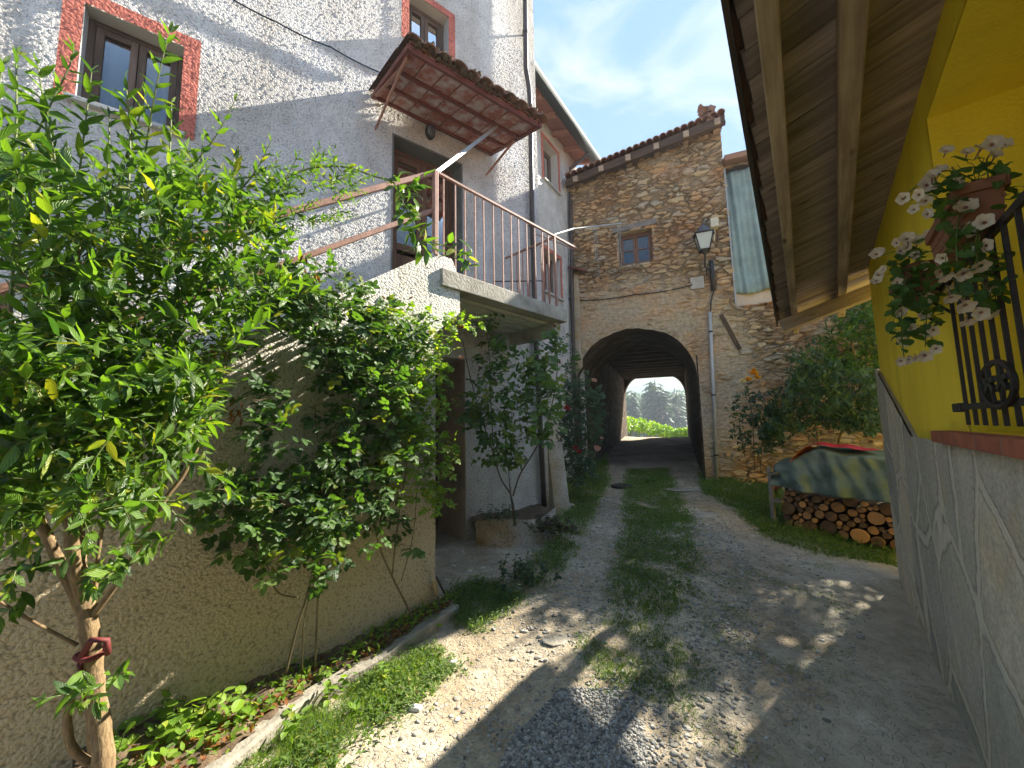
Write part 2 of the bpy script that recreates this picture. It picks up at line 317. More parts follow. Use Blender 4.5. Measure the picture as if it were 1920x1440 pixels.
def slate():
    m = M('slate_cladding'); v = m.uv(); v2 = m.warp(m.uv((1.15, .85, 1), rot=(0, 0, .35)), 1.1, .28); v3 = m.warp(v2, 7, .04)
    e = m.vor(v3, 1.7, 'DISTANCE_TO_EDGE'); c = m.vor(v3, 1.7, 'F1', 'Color'); r = m.sep(c, 0)
    st = m.ramp(r, [(0, (.46, .45, .39)), (.2, (.60, .565, .46)), (.4, (.39, .40, .36)), (.6, (.62, .57, .45)), (.8, (.50, .48, .41))], 'CONSTANT')
    fo = m.noise(m.warp(m.uv((1.7, .9, 1), rot=(0, 0, .45)), 3, .35), 4.2, 10, .74); st = m.mix(1.0, st, m.ramp(fo, [(.30, .76), (.5, 1.0), (.70, 1.2)]), 'MULTIPLY')
    sp = m.noise(v, 42, 6, .8); st = m.mix(1.0, st, m.ramp(sp, [(.32, .66), (.68, 1.32)]), 'MULTIPLY')
    rust = m.ramp(m.noise(m.uv(loc=(3, 5, 0)), 2.2, 6, .6), [(.56, 0), (.74, .5)]); st = m.mix(rust, st, m.mix(1.0, st, (1.25, .92, .55), 'MULTIPLY'))
    e2 = m.math('ADD', e, m.math('MULTIPLY', m.math('SUBTRACT', m.noise(v, 24, 5), .5), .03))
    j = m.ramp(e2, [(.020, 1), (.042, 0)])
    cr = m.ramp(m.vor(m.warp(m.uv((1.1, 2.8, 1), rot=(0, 0, 1.15)), 2.4, .5), 1.5, 'DISTANCE_TO_EDGE'), [(.0, .8), (.012, 0)]); cr = m.math('MULTIPLY', cr, m.ramp(m.noise(v, 1.7, 3), [(.45, 0), (.6, 1)]))
    c = m.mix(m.math('MULTIPLY', j, m.ramp(m.noise(v, 6, 5), [(.35, .6), (.65, .95)])), st, (.68, .65, .55)); c = m.mix(m.math('MULTIPLY', cr, .0), c, (.66, .62, .52)); c = m.mix(m.math('MULTIPLY', m.ramp(e2, [(.038, 0), (.046, 1), (.070, 0)]), .7), c, (.22, .20, .16))
    dirt = m.ramp(m.math('ADD', m.sep(v, 1), m.math('MULTIPLY', m.noise(v, 3, 6), .6)), [(.25, 1), (.75, 0)]); c = m.mix(m.math('MULTIPLY', dirt, .5), c, m.mix(1.0, c, (1.05, .85, .60), 'MULTIPLY'))
    m.col(c).rough(.85).spec(.25)
    h = m.math('ADD', m.math('MULTIPLY', m.ramp(e, [(.0, .9), (.02, .55), (.05, 1)]), .5), m.math('ADD', m.math('MULTIPLY', fo, .55), m.math('MULTIPLY', sp, .16)))
    m.disp(h, .018, .7); return m.m
SLATE = slate()
def glassm(name, tint):
    m = M(name); m.nt.nodes.remove(m.p); g = nd(m.nt, 'ShaderNodeBsdfGlossy'); g.inputs['Roughness'].default_value = .04
    t = nd(m.nt, 'ShaderNodeBsdfTransparent'); t.inputs[0].default_value = (*tint, 1)
    fr = nd(m.nt, 'ShaderNodeFresnel'); fr.inputs[0].default_value = 1.6; x = nd(m.nt, 'ShaderNodeMixShader')
    a = m.math('ADD', fr.outputs[0], .02, True); m.L(a, x.inputs[0]); m.L(t.outputs[0], x.inputs[1]); m.L(g.outputs[0], x.inputs[2]); m.L(x.outputs[0], m.out.inputs[0]); return m.m
GLASS = glassm('window_glass', (.75, .8, .82))
CURT = plain('curtain', (.50, .52, .54), .9, var=.2, scale=4)
DARK = plain('dark_interior', (.02, .02, .02), .9)
def clothm(name, c, r=.55, var=.2):
    m = M(name); v = m.uv(kind='Object'); n = m.noise(m.warp(v, 2, .3), 3.5, 6, .6)
    m.col(m.mix(1.0, c, m.ramp(n, [(.3, 1 - var), (.7, 1 + var)]), 'MULTIPLY')).rough(r).spec(.45); m.bump(m.noise(m.warp(v, 4, .2), 9, 6, .65), .012); return m.m
TARPG = clothm('green_tarp', (.12, .165, .14), .34, .1); TARPO = clothm('orange_tarp', (.50, .12, .04), .45); TARPR = clothm('red_tarp', (.48, .035, .05), .4)
NETG = clothm('teal_sheet', (.22, .30, .29), .6, .2); BEIGE = plain('beige_board', (.56, .46, .36), .85, var=.1)
BLUEC = clothm('blue_plastic', (.03, .09, .16), .4)
# foliage
def leafm(name, c1, c2, c3=None, trans=.38, rough=.38, spec=.5, back=.25):
    m = M(name); a = nd(m.nt, 'ShaderNodeAttribute'); a.attribute_name = 'lf'; sp = nd(m.nt, 'ShaderNodeSeparateXYZ'); m.L(a.outputs['Vector'], sp.inputs[0])
    stops = [(0, c1), (.7, c2)] + ([(.90, c2), (1, c3)] if c3 is not None else [(1, c2)])
    c = m.ramp(sp.outputs[0], stops)
    ac = m.math('ABSOLUTE', sp.outputs[1]); rib = m.ramp(ac, [(.0, 1.45), (.10, 1.0)]); c = m.mix(1.0, c, rib, 'MULTIPLY')
    vein = nd(m.nt, 'ShaderNodeTexWave'); vein.inputs['Scale'].default_value = 2.2; cb = nd(m.nt, 'ShaderNodeCombineXYZ')
    m.L(m.math('ADD', sp.outputs[2], m.math('MULTIPLY', ac, -.35)), cb.inputs[0]); m.L(cb.outputs[0], vein.inputs['Vector'])
    c = m.mix(1.0, c, m.ramp(vein.outputs['Fac'], [(0, .88), (1, 1.08)]), 'MULTIPLY')
    m.col(c).rough(rough).spec(spec); m.bump(vein.outputs['Fac'], .0015)
    t = nd(m.nt, 'ShaderNodeBsdfTranslucent'); tc = m.mix(1.0, c, (1.9, 2.0, .55), 'MULTIPLY'); m.L(tc, t.inputs[0])
    x = nd(m.nt, 'ShaderNodeMixShader'); x.inputs[0].default_value = trans; m.L(m.p.outputs[0], x.inputs[1]); m.L(t.outputs[0], x.inputs[2]); m.L(x.outputs[0], m.out.inputs[0]); return m.m
LEAF_A = leafm('leaf_shrub', (.030, .080, .018), (.125, .225, .028), (.34, .33, .03))
LEAF_B = leafm('leaf_rose', (.035, .085, .024), (.085, .165, .032), (.22, .24, .035), rough=.42)
LEAF_C = leafm('leaf_dark', (.025, .065, .036), (.065, .125, .065), None, .25, .4)
LEAF_D = leafm('leaf_petunia', (.05, .12, .03), (.09, .19, .04), None, .3, .5)
LEAF_E = leafm('leaf_weed', (.07, .15, .04), (.16, .26, .06), (.28, .26, .06), .35, .5)
LEAF_F = leafm('leaf_bright', (.11, .22, .02), (.22, .34, .03), (.42, .40, .05), .4, .5)
LEAF_G = leafm('leaf_grass', (.09, .18, .05), (.20, .30, .08), (.45, .38, .17), .3, .6, .2)
LEAF_M = leafm('leaf_bush_rose', (.045, .10, .03), (.12, .21, .04), (.25, .28, .04), rough=.42)
LEAF_K = leafm('leaf_kerb_grass', (.07, .15, .03), (.17, .27, .04), (.42, .38, .12), .35, .5)
LEAF_H = leafm('needles', (.018, .045, .025), (.035, .07, .035), None, .2, .6, .2)
LEAF_P = leafm('leaf_purple', (.06, .035, .03), (.10, .09, .03), (.20, .22, .06), .3, .4)
DRYL = leafm('leaf_dry', (.17, .06, .03), (.30, .13, .05), (.38, .24, .10), .3, .7, .2)
BARK = M('bark'); _v = BARK.uv((2, 7, 1)); _n = BARK.noise(_v, 9, 8, .65)
BARK.col(BARK.ramp(_n, [(.3, (.085, .055, .027)), (.5, (.20, .13, .06)), (.75, (.32, .235, .12))])).rough(.85).bump(_n, .006); BARK = BARK.m
STEM = plain('green_stem', (.12, .15, .04), .6, var=.3, kind='Object'); STEMR = plain('rose_cane', (.13, .10, .045), .7, var=.35, kind='Object')
def petal(name, c1, c2, tr=.3):
    m = M(name); v = m.uv(kind='Object'); c = m.ramp(m.noise(v, 14, 3), [(.3, c1), (.7, c2)]); m.col(c).rough(.6)
    t = nd(m.nt, 'ShaderNodeBsdfTranslucent'); m.L(c, t.inputs[0]); x = nd(m.nt, 'ShaderNodeMixShader'); x.inputs[0].default_value = tr
    m.L(m.p.outputs[0], x.inputs[1]); m.L(t.outputs[0], x.inputs[2]); m.L(x.outputs[0], m.out.inputs[0]); return m.m
PETW = petal('petal_cream', (.60, .50, .36), (.74, .65, .50)); PETP = petal('petal_throat', (.30, .14, .14), (.45, .24, .20))
PETR = petal('petal_red', (.42, .02, .03), (.60, .04, .05)); PETK = petal('petal_peach', (.72, .36, .25), (.80, .50, .38)); PETO = petal('petal_orange', (.85, .36, .02), (.9, .52, .05))
def ground_mat():
    m = M('dirt_lane'); v = m.uv(kind='Object'); n1 = m.noise(v, 1.3, 9, .65); n2 = m.noise(v, 9, 8, .7); n3 = m.noise(v, 55, 5, .7)
    c = m.ramp(n1, [(.32, (.33, .255, .165)), (.5, (.47, .39, .28)), (.68, (.58, .515, .40))])
    c = m.mix(1.0, c, m.ramp(n2, [(.28, .66), (.72, 1.28)]), 'MULTIPLY'); c = m.mix(1.0, c, m.ramp(n3, [(.3, .7), (.7, 1.3)]), 'MULTIPLY')
    peb = m.vor(m.warp(v, 12, .03), 38, 'DISTANCE_TO_EDGE'); pc = m.sep(m.vor(m.warp(v, 12, .03), 38, 'F1', 'Color'), 0)
    pm = m.math('MULTIPLY', m.ramp(pc, [(.55, 0), (.62, 1)]), m.ramp(peb, [(.06, 0), (.14, 1)]))
    pm = m.math('MULTIPLY', pm, m.ramp(n1, [(.35, 1), (.62, .25)]))
    c = m.mix(pm, c, m.ramp(pc, [(.6, (.32, .30, .265)), (.8, (.46, .44, .39)), (1, (.38, .33, .25))]))
    # pale worn rock and mortar apron beside the clad wall: distance from the wall line
    x, y = m.sep(v, 0), m.sep(v, 1)
    W0 = YW.p; d = m.math('ADD', m.math('MULTIPLY', m.math('SUBTRACT', x, W0[0]), float(YW.n[0])), m.math('MULTIPLY', m.math('SUBTRACT', y, W0[1]), float(YW.n[1])))
    dn = m.math('ADD', d, m.math('MULTIPLY', m.math('SUBTRACT', m.noise(v, 1.9, 6, .6), .5), 1.5))
    ap = m.ramp(dn, [(.72, 1), (.82, 0)])
    ac = m.mix(1.0, m.ramp(m.noise(v, 3.1, 9, .7), [(.3, (.40, .345, .255)), (.55, (.54, .48, .365)), (.75, (.63, .575, .46))]), m.ramp(n2, [(.3, .8), (.7, 1.12)]), 'MULTIPLY')
    c = m.mix(ap, c, ac)
    wet = m.ramp(m.noise(m.uv(kind='Object', loc=(4, 2, 0)), .9, 5), [(.52, 0), (.7, .55)]); c = m.mix(wet, c, m.mix(1.0, c, (.62, .52, .42), 'MULTIPLY'))
    m.col(c).rough(.95).spec(.12)
    h = m.math('ADD', m.math('MULTIPLY', n2, .6), m.math('ADD', m.math('MULTIPLY', n3, .25), m.math('MULTIPLY', pm, .45))); h = m.math('ADD', h, m.math('MULTIPLY', ap, .5))
    m.bump(h, .035, .9); return m.m
def stonem(name, a, b):
    m = M(name); o = nd(m.nt, 'ShaderNodeAttribute'); o.attribute_name = 'lf'; s_ = nd(m.nt, 'ShaderNodeSeparateXYZ'); m.L(o.outputs['Vector'], s_.inputs[0])
    v = m.uv(kind='Object'); c = m.ramp(s_.outputs[0], [(0, a), (1, b)]); c = m.mix(1.0, c, m.ramp(m.noise(v, 60, 5), [(.3, .75), (.7, 1.2)]), 'MULTIPLY'); m.col(c).rough(.9).spec(.2); return m.m
PEB = stonem('pebbles', (.20, .18, .145), (.50, .47, .41)); GRAV = stonem('dark_gravel', (.11, .106, .098), (.42, .41, .38))
# ------------------------------------------------------------------ planes of the place
AP = A3(-.68, 3.47, 0); ST = VPlane(AP, 43.7)                       # stair wall and balcony edge
_D = onz(934, 480, 4.01); FA = VPlane(_D, 52.5)                     # tall facade
Q = onz(1345, 905, .38); AR = VPlane(Q, 112, 1)                     # archway house
_q = AR.hit(1076, 700); S2 = VPlane(_q, 34)                         # second white house, ends at the arch wall
YW = VPlane(onz(1685, 1060, .12), 38.3, -1)                         # yellow house wall
def zb(p): return ghf(p[0], p[1]) - .15
# ================================================================== GROUND
def ground():
    def axis(lo, hi, a, b, fine, coarse):
        g = list(np.arange(a, b, fine)); x = a
        st = fine
        while x > lo: st *= coarse; x -= st; g.insert(0, x)
        x = g[-1]; st = fine
        while x < hi: st *= coarse; x += st; g.append(x)
        return np.array(g)
    X = axis(-700, 900, -3.5, 6.5, .05, 1.25); Y = axis(-40, 1200, 1.2, 11, .05, 1.2)
    xx, yy = np.meshgrid(X, Y); zz = gh(xx, yy)
    V = np.stack([xx, yy, zz], -1).reshape(-1, 3); nx = len(X); ny = len(Y)
    i = np.arange(nx - 1); j = np.arange(ny - 1); ii, jj = np.meshgrid(i, j); b = (jj * nx + ii).ravel()
    Fq = np.stack([b, b + 1, b + nx + 1, b + nx], 1)
    struct(mkmesh('ground', V, Fq, ground_mat(), smooth=True))
ground()
# ------------------------------------------------------------------ wall grids
def strip(pl, us, z0, z1, nz, off=0, flip=False):
    """grid between z0(u) and z1(u)"""
    us = np.asarray(us); w_ = np.linspace(0, 1, nz + 1); V = []; UV = []
    for u in us:
        a, b = z0(u), z1(u)
        for k in w_: z = a + (b - a) * k; V.append(pl.pt(u, z, off)); UV.append((u, z))
    n = nz + 1; f = []
    for i in range(len(us) - 1):
        for k in range(nz):
            q = (i * n + k, (i + 1) * n + k, (i + 1) * n + k + 1, i * n + k + 1); f.append(q)
    return V, f, UV
class Grid:
    def __init__(s): s.v = []; s.f = []; s.uv = []; s.n = 0
    def strip(s, pl, us, z0, z1, nz, off=0):
        V, f, UV = strip(pl, us, z0, z1, nz, off); s.v += V; s.f += [tuple(i + s.n for i in q) for q in f]; s.uv += [UV[i] for q in f for i in q]; s.n += len(V)
    def rect(s, pl, u0, u1, z0, z1, res, holes=(), off=0):
        us = set(np.round(np.linspace(u0, u1, max(2, int((u1 - u0) / res) + 1)), 4)); zs = set(np.round(np.linspace(z0, z1, max(2, int((z1 - z0) / res) + 1)), 4))
        for h in holes: us |= {round(h[0], 4), round(h[1], 4)}; zs |= {round(h[2], 4), round(h[3], 4)}
        us = np.array(sorted(x for x in us if u0 - 1e-6 <= x <= u1 + 1e-6)); zs = np.array(sorted(x for x in zs if z0 - 1e-6 <= x <= z1 + 1e-6))
        uu, zz = np.meshgrid(us, zs, indexing='ij'); P = pl.p + pl.n * off
        V = P[None, None] + uu[..., None] * pl.u + zz[..., None] * A3(0, 0, 1); n = len(zs)
        for i in range(len(us) - 1):
            uc = (us[i] + us[i + 1]) / 2
            hs = [h for h in holes if h[0] < uc < h[1]]
            for k in range(n - 1):
                zc = (zs[k] + zs[k + 1]) / 2
                if any(h[2] < zc < h[3] for h in hs): continue
                q = (i * n + k, (i + 1) * n + k, (i + 1) * n + k + 1, i * n + k + 1); s.f.append(tuple(a + s.n for a in q))
                s.uv += [(us[i], zs[k]), (us[i + 1], zs[k]), (us[i + 1], zs[k + 1]), (us[i], zs[k + 1])]
        s.v += [tuple(x) for x in V.reshape(-1, 3)]; s.n += V.shape[0] * V.shape[1]
    def build(s, name, m, parent, pl=None, outward=1):
        f = np.array(s.f)
        uv = np.array(s.uv).reshape(-1, 4, 2)
        if pl is not None:
            nn = np.cross(pl.u, A3(0, 0, 1)) @ pl.n
            if nn * outward < 0: f = f[:, ::-1]; uv = uv[:, ::-1]
        return mkmesh(name, np.array(s.v), f.copy(), m, parent, True, uv.reshape(-1, 2).copy())
def reveal(mb, pl, u0, u1, z0, z1, depth, t=.03, off=0.0):
    """four slabs lining an opening"""
    for (a, b, c, d) in ((u0 - t, u0, z0 - t, z1 + t), (u1, u1 + t, z0 - t, z1 + t), (u0, u1, z1, z1 + t), (u0, u1, z0 - t, z0)):
        mb.box(pl.pt((a + b) / 2, (c + d) / 2, off - depth / 2), pl.u, pl.n, (0, 0, 1), (b - a) / 2, depth / 2, (d - c) / 2)
def frame(mb, pl, u0, u1, z0, z1, wd, off, th):
    """flat frame of width wd outside the opening"""
    for (a, b, c, d) in ((u0 - wd, u0, z0, z1), (u1, u1 + wd, z0, z1), (u0 - wd, u1 + wd, z1, z1 + wd)):
        mb.box(pl.pt((a + b) / 2, (c + d) / 2, off), pl.u, pl.n, (0, 0, 1), (b - a) / 2, th / 2, (d - c) / 2)
def casement(parent, pl, u0, u1, z0, z1, back, leaves=2, bars=1, curtain=True, wood_=None, label=None):
    wd = .045; wood_ = wood_ or FRAMEW
    w0 = thing('window', None, None, pl.pt((u0 + u1) / 2, z0, -back)); w0.parent = parent; w0.location = Vector(pl.pt((u0 + u1) / 2, z0, -back)) - Vector(parent_loc(parent).tolist())
    if label: w0['label'] = label
    f = MB(); off = -back
    for a, b, c, d in ((u0, u0 + wd, z0, z1), (u1 - wd, u1, z0, z1), (u0 + wd, u1 - wd, z1 - wd, z1), (u0 + wd, u1 - wd, z0, z0 + wd)):
        f.box(pl.pt((a + b) / 2, (c + d) / 2, off), pl.u, pl.n, (0, 0, 1), (b - a) / 2, .035, (d - c) / 2)
    f.build('frame', wood_, w0, bevel=.004)
    W = (u1 - u0 - 2 * wd) / leaves
    for i in range(leaves):
        a = u0 + wd + i * W + .003; b = a + W - .006; s = MB(); c, d = z0 + wd + .003, z1 - wd - .003; k = .05
        for (p, q, r_, t) in ((a, a + k, c, d), (b - k, b, c, d), (a + k, b - k, d - k, d), (a + k, b - k, c, c + k)):
            s.box(pl.pt((p + q) / 2, (r_ + t) / 2, off + .012), pl.u, pl.n, (0, 0, 1), (q - p) / 2, .02, (t - r_) / 2)
        for j in range(bars):
            zz = c + (d - c) * (j + 1) / (bars + 1); s.box(pl.pt((a + b) / 2, zz, off + .012), pl.u, pl.n, (0, 0, 1), (b - a) / 2 - k, .012, .012)
        s.build('sash', wood_, w0, bevel=.003)
        g = MB(); g.box(pl.pt((a + b) / 2, (c + d) / 2, off + .006), pl.u, pl.n, (0, 0, 1), (b - a) / 2 - k, .002, (d - c) / 2 - k); g.build('pane', GLASS, w0)
    if curtain:
        V = []; f_ = []; n = 40
        for i in range(n + 1):
            u = u0 + wd + (u1 - u0 - 2 * wd) * i / n; o = off - .06 + .012 * math.sin(i * 1.3) + .006 * math.sin(i * 2.9)
            V += [pl.pt(u, z0 + wd, o), pl.pt(u, z1 - wd, o)]
        f_ = [(2 * i, 2 * i + 2, 2 * i + 3, 2 * i + 1) for i in range(n)]
        mkmesh('curtain', np.array(V), f_, CURT, w0, True)
    k = MB(); k.box(pl.pt((u0 + u1) / 2, (z0 + z1) / 2, off - .16), pl.u, pl.n, (0, 0, 1), (u1 - u0) / 2 + .05, .01, (z1 - z0) / 2 + .05); k.build('backing', DARK, w0)
    return w0
# ================================================================== TALL WHITE HOUSE (left)
def white_house():
    H = thing('white_house', 'tall white roughcast house with red window surrounds behind the outer stairs', 'house', FA.pt(0, ghf(*FA.p[:2])))
    UR = FA.uz(1001, 60)[0]; UL = -7.2; ZT = 9.6
    door = (FA.uz(738, 300)[0], FA.uz(865, 350)[0], 3.08, 5.15)
    w1 = (-4.12, -3.495, 4.25, 5.10); w2 = (-1.36, -.79, 6.56, 7.26)
    low = (-1.65, FA.uz(873, 840)[0], -.3, 2.47)
    g = Grid(); g.rect(FA, -5.2, UR, 2.9, 7.6, .0165, [door, w1, w2]); g.build('wall', WHITE, H, FA)
    g = Grid(); g.rect(FA, -5.2, UR, 7.6, ZT, .05); g.rect(FA, UL, -5.2, 2.9, ZT, .08); g.build('wall', WHITE, H, FA)
    g = Grid(); g.rect(FA, -4.6, UR, -.3, 2.9, .022, [low]); g.build('wall', WHITE2, H, FA)
    m = MB(); m.box(FA.pt((UL + UR) / 2, ZT / 2, -2.9), FA.u, FA.n, (0, 0, 1), (UR - UL) / 2, 2.0, ZT / 2)
    m.box(FA.pt(UR - .17, ZT / 2, -.46), FA.u, FA.n, (0, 0, 1), .165, .44, ZT / 2)
    m.box(FA.pt(UL + .17, ZT / 2, -.46), FA.u, FA.n, (0, 0, 1), .165, .44, ZT / 2); m.build('wall', WHITE2, H)
    # gable roof
    m = MB()
    for s in (0, 1):
        a = FA.pt(UL - .3, ZT + (0 if s == 0 else 1.1), .25 if s == 0 else -2.6); b = FA.pt(UL - .3, ZT + (1.1 if s == 0 else -.1), -2.6 if s == 0 else -5.4)
        m.prism([a, b, b + A3(0, 0, .14), a + A3(0, 0, .14)], FA.u * (UR - UL + .4))
    m.build('roof', ROOFT, H)
    # red surrounds, reveals, sills, windows
    for (o, wd, lab) in ((w1, .115, None), (w2, .10, None)):
        s = Grid(); e = .014
        for (a, b, c, d) in ((o[0] - wd, o[0], o[2] - .02, o[3] + wd), (o[1], o[1] + wd, o[2] - .02, o[3] + wd), (o[0], o[1], o[3], o[3] + wd)): s.rect(FA, a, b, c, d, .02, off=e)
        q = s.build('window_surround', REDP, H, FA)
        r = MB(); reveal(r, FA, *o, .24); r.build('window_reveal', GREYREV, H)
        r = MB(); r.box(FA.pt((o[0] + o[1]) / 2, o[2] - .018, -.05), FA.u, FA.n, (0, 0, 1), (o[1] - o[0]) / 2 + .05, .11, .018); r.build('window_sill', GREYREV, H, bevel=.004)
        casement(H, FA, *o, .17, leaves=2, bars=0)
    # door on the landing
    r = MB(); reveal(r, FA, *door, .34, .02, .004); r.build('door_reveal', plain('dark_reveal', (.15, .155, .145), .8, var=.15), H)
    o = door; d = thing('door', None, None, FA.pt(o[0], o[2], -.24)); l = d.location.copy(); d.parent = H; d.location = l - H.location
    f = MB(); mid = (o[0] + o[1]) / 2 
    for a, b, c, e in ((o[0], o[0] + .06, o[2], o[3]), (o[1] - .06, o[1], o[2], o[3]), (o[0] + .06, o[1] - .06, o[3] - .06, o[3])):
        f.box(FA.pt((a + b) / 2, (c + e) / 2, -.25), FA.u, FA.n, (0, 0, 1), (b - a) / 2, .03, (e - c) / 2)
    f.build('frame', DOORW, d, bevel=.004)
    for a, b in ((o[0] + .065, mid - .003), (mid + .003, o[1] - .065)):
        f = MB(); c, e = o[2] + .02, o[3] - .065; zm = c + .72
        for (p, q, r_, t) in ((a, a + .07, c, e), (b - .07, b, c, e), (a + .07, b - .07, e - .08, e), (a + .07, b - .07, c, c + .1), (a + .07, b - .07, zm, zm + .09)):
            f.box(FA.pt((p + q) / 2, (r_ + t) / 2, -.24), FA.u, FA.n, (0, 0, 1), (q - p) / 2, .022, (t - r_) / 2)
        f.box(FA.pt((a + b) / 2, (c + zm) / 2, -.245), FA.u, FA.n, (0, 0, 1), (b - a) / 2 - .07, .012, (zm - c) / 2 - .05); f.build('door_leaf', DOORW, d, bevel=.003)
        f = MB(); f.box(FA.pt((a + b) / 2, (zm + e) / 2, -.245), FA.u, FA.n, (0, 0, 1), (b - a) / 2 - .07, .003, (e - zm) / 2 - .05); f.build('pane', GLASS, d)
    f = MB(); f.tube([FA.pt(mid + .03, o[2] + 1.0, -.215), FA.pt(mid + .03, o[2] + 1.0, -.17), FA.pt(mid + .12, o[2] + 1.0, -.17)], .01, 6); f.build('handle', IRON, d)
    f = MB(); f.box(FA.pt(mid, (o[2] + o[3]) / 2, -.34), FA.u, FA.n, (0, 0, 1), .5, .01, 1.05); f.build('backing', DARK, d)
    # cellar opening under the landing
    o = low; r = MB()
    r.box(FA.pt(o[1] + .1, 1.1, -.45), FA.u, FA.n, (0, 0, 1), .1, .43, 1.45); r.box(FA.pt(o[0] - .1, 1.1, -.45), FA.u, FA.n, (0, 0, 1), .1, .43, 1.45)
    r.build('cellar_jamb', plain('stained_jamb', (.46, .34, .22), .9, var=.4, scale=2.2, bump=.006, bs=25), H)
    r = MB(); r.box(FA.pt((o[0] + o[1]) / 2, o[3] + .1, -.42), FA.u, FA.n, (0, 0, 1), (o[1] - o[0]) / 2 + .2, .435, .1); r.build('cellar_lintel', CONCL, H, bevel=.006)
    r = MB(); r.box(FA.pt((o[0] + o[1]) / 2, 1.1, -.80), FA.u, FA.n, (0, 0, 1), (o[1] - o[0]) / 2, .03, 1.4)
    for i in range(8): r.box(FA.pt(o[0] + (i + .5) * (o[1] - o[0]) / 8, 1.1, -.765), FA.u, FA.n, (0, 0, 1), .062, .012, 1.36)
    r.build('cellar_door', FRAMEW, H)
    # buttress beside the drainpipe
    uP = FA.uz(1020, 900)[0]; zb_ = FA.uz(1055, 955)[1]
    b = [FA.pt(uP + .07, -.1, .02), FA.pt(uP + .07, 1.35, .02), FA.pt(uP + .07, -.1, .20)]
    bm = MB(); bm.prism(b, FA.u * .30)
    bm.build('buttress', WHITE2, H)
    # drainpipe with its offset
    pts = [FA.hit(984, -60, .07), FA.hit(985, 60, .07), FA.hit(986, 130, .07), FA.hit(992, 165, .07), FA.hit(994, 200, .07), FA.hit(998, 420, .07), FA.hit(1005, 640, .07), FA.hit(1014, 820, .07), FA.hit(1021, 962, .07)]
    p = MB(); p.tube(pts, .038, 12); D = p.build('drainpipe', PIPE, H, smooth=True)
    for k in (1, 5, 6, 7):
        c = MB(); c.tube([pts[k] - A3(0, 0, .02), pts[k] + A3(0, 0, .02)], .045, 12); c.bar(pts[k], pts[k] - FA.n * .08, .02, .02); c.build('clamp', PIPE, D)
    return H
HOUSE = white_house()
# ------------------------------------------------------------------ wall cable
def cable(name, label, pts, r, m=IRON, sag=0.02):
    out = []
    for a, b in zip(pts[:-1], pts[1:]):
        for k in range(8):
            t = k / 8; q = a + (b - a) * t; out.append(q - A3(0, 0, sag * 4 * t * (1 - t)))
    out.append(pts[-1]); c = MB(); c.tube(out, r, 6); return tag(c.build(name, m, None, True), label, 'cable')
cable('cable', 'thin black cable running across the white wall from the awning to the frame top', [FA.hit(400, -24, .03), FA.hit(520, 42, .03), FA.hit(620, 88, .03), FA.hit(718, 138, .03)], .008)
# ------------------------------------------------------------------ outer staircase
def staircase():
    S = thing('outer_staircase', 'roughcast outer staircase wall with brown handrails rising to the landing', 'staircase', ST.pt(-.5, 0))
    sl = math.tan(rad(35.0)); zt0 = 3.2
    def top(u): return zt0 if u > -.03 else zt0 + (u + .03) * sl
    def bot(u): return -.3
    uL = -3.7
    g = Grid(); us = np.arange(uL, .0001, .0135)
    g.strip(ST, us, bot, lambda u: max(top(u), .75), 225); 
    us = np.linspace(0, .28, 13); g.strip(ST, us, lambda u: 2.45 + u * .85, lambda u: zt0 if u < .19 else zt0 - (u - .19) * 2.0, 38)
    g.build('parapet_wall', STAIRW, S, ST)
    T = .22
    pr = [(uL, -.3), (0, -.3), (0, 2.45), (.27, 2.68), (.27, 3.04), (.19, 3.18), (-.03, 3.18)]
    k = -2.35; pr += [(k, top(k) - .02), (k - .9, top(k) - .02 - .9 * sl if top(k) - .9 * sl > .75 else .73), (uL, .73)]
    m = MB(); m.prism([ST.pt(u, z, -.012) for u, z in pr][::-1], -ST.n * T); m.build('parapet_core', WHITE2, S)
    m = MB()
    n = 15
    for i in range(n):
        z1 = 3.07 - (i + 1) * .19; u1 = -.05 - i * .27
        if z1 < .1: break
        m.box(ST.pt(u1 - .135, z1 - .095, -T - .47), ST.u, ST.n, (0, 0, 1), .15, .45, .095)
    m.box(ST.pt(-1.1, 1.0, -T - .1), ST.u, ST.n, (0, 0, 1), 1.1, .04, 1.0)
    m.build('steps', CONC, S)
    a = ST.pt(.0, 4.01, -.04); b = ST.hit(400, 436, -.04); b = a + (b - a) * 1.5
    m = MB(); m.bar(a, b, .045, .045); m.build('handrail', RAIL, S, bevel=.006)
    a2 = ST.pt(-.02, 3.62, -.04); b2 = a2 + (b - a); m = MB(); m.bar(a2, b2, .04, .04); m.build('handrail', RAIL, S, bevel=.006)
    for t in (.98,):
        p = a + (b - a) * t; m = MB(); m.bar(p, p - A3(0, 0, .85), .04, .04, ST.n); m.build('post', RAIL, S)
    return S
staircase()
tb = MB(); _c = ST.pt(-1.12, 2.50, -.02); tb.lathe(_c, [(.15, -.06), (.155, -.01), (.135, .03), (.095, .055), (.04, .068), (.0, .07)], 26, .05)
tag(tb.build('terracotta_bowl', TERRA, None, True), 'upturned terracotta bowl lying on the stair parapet among the rose leaves', 'bowl')
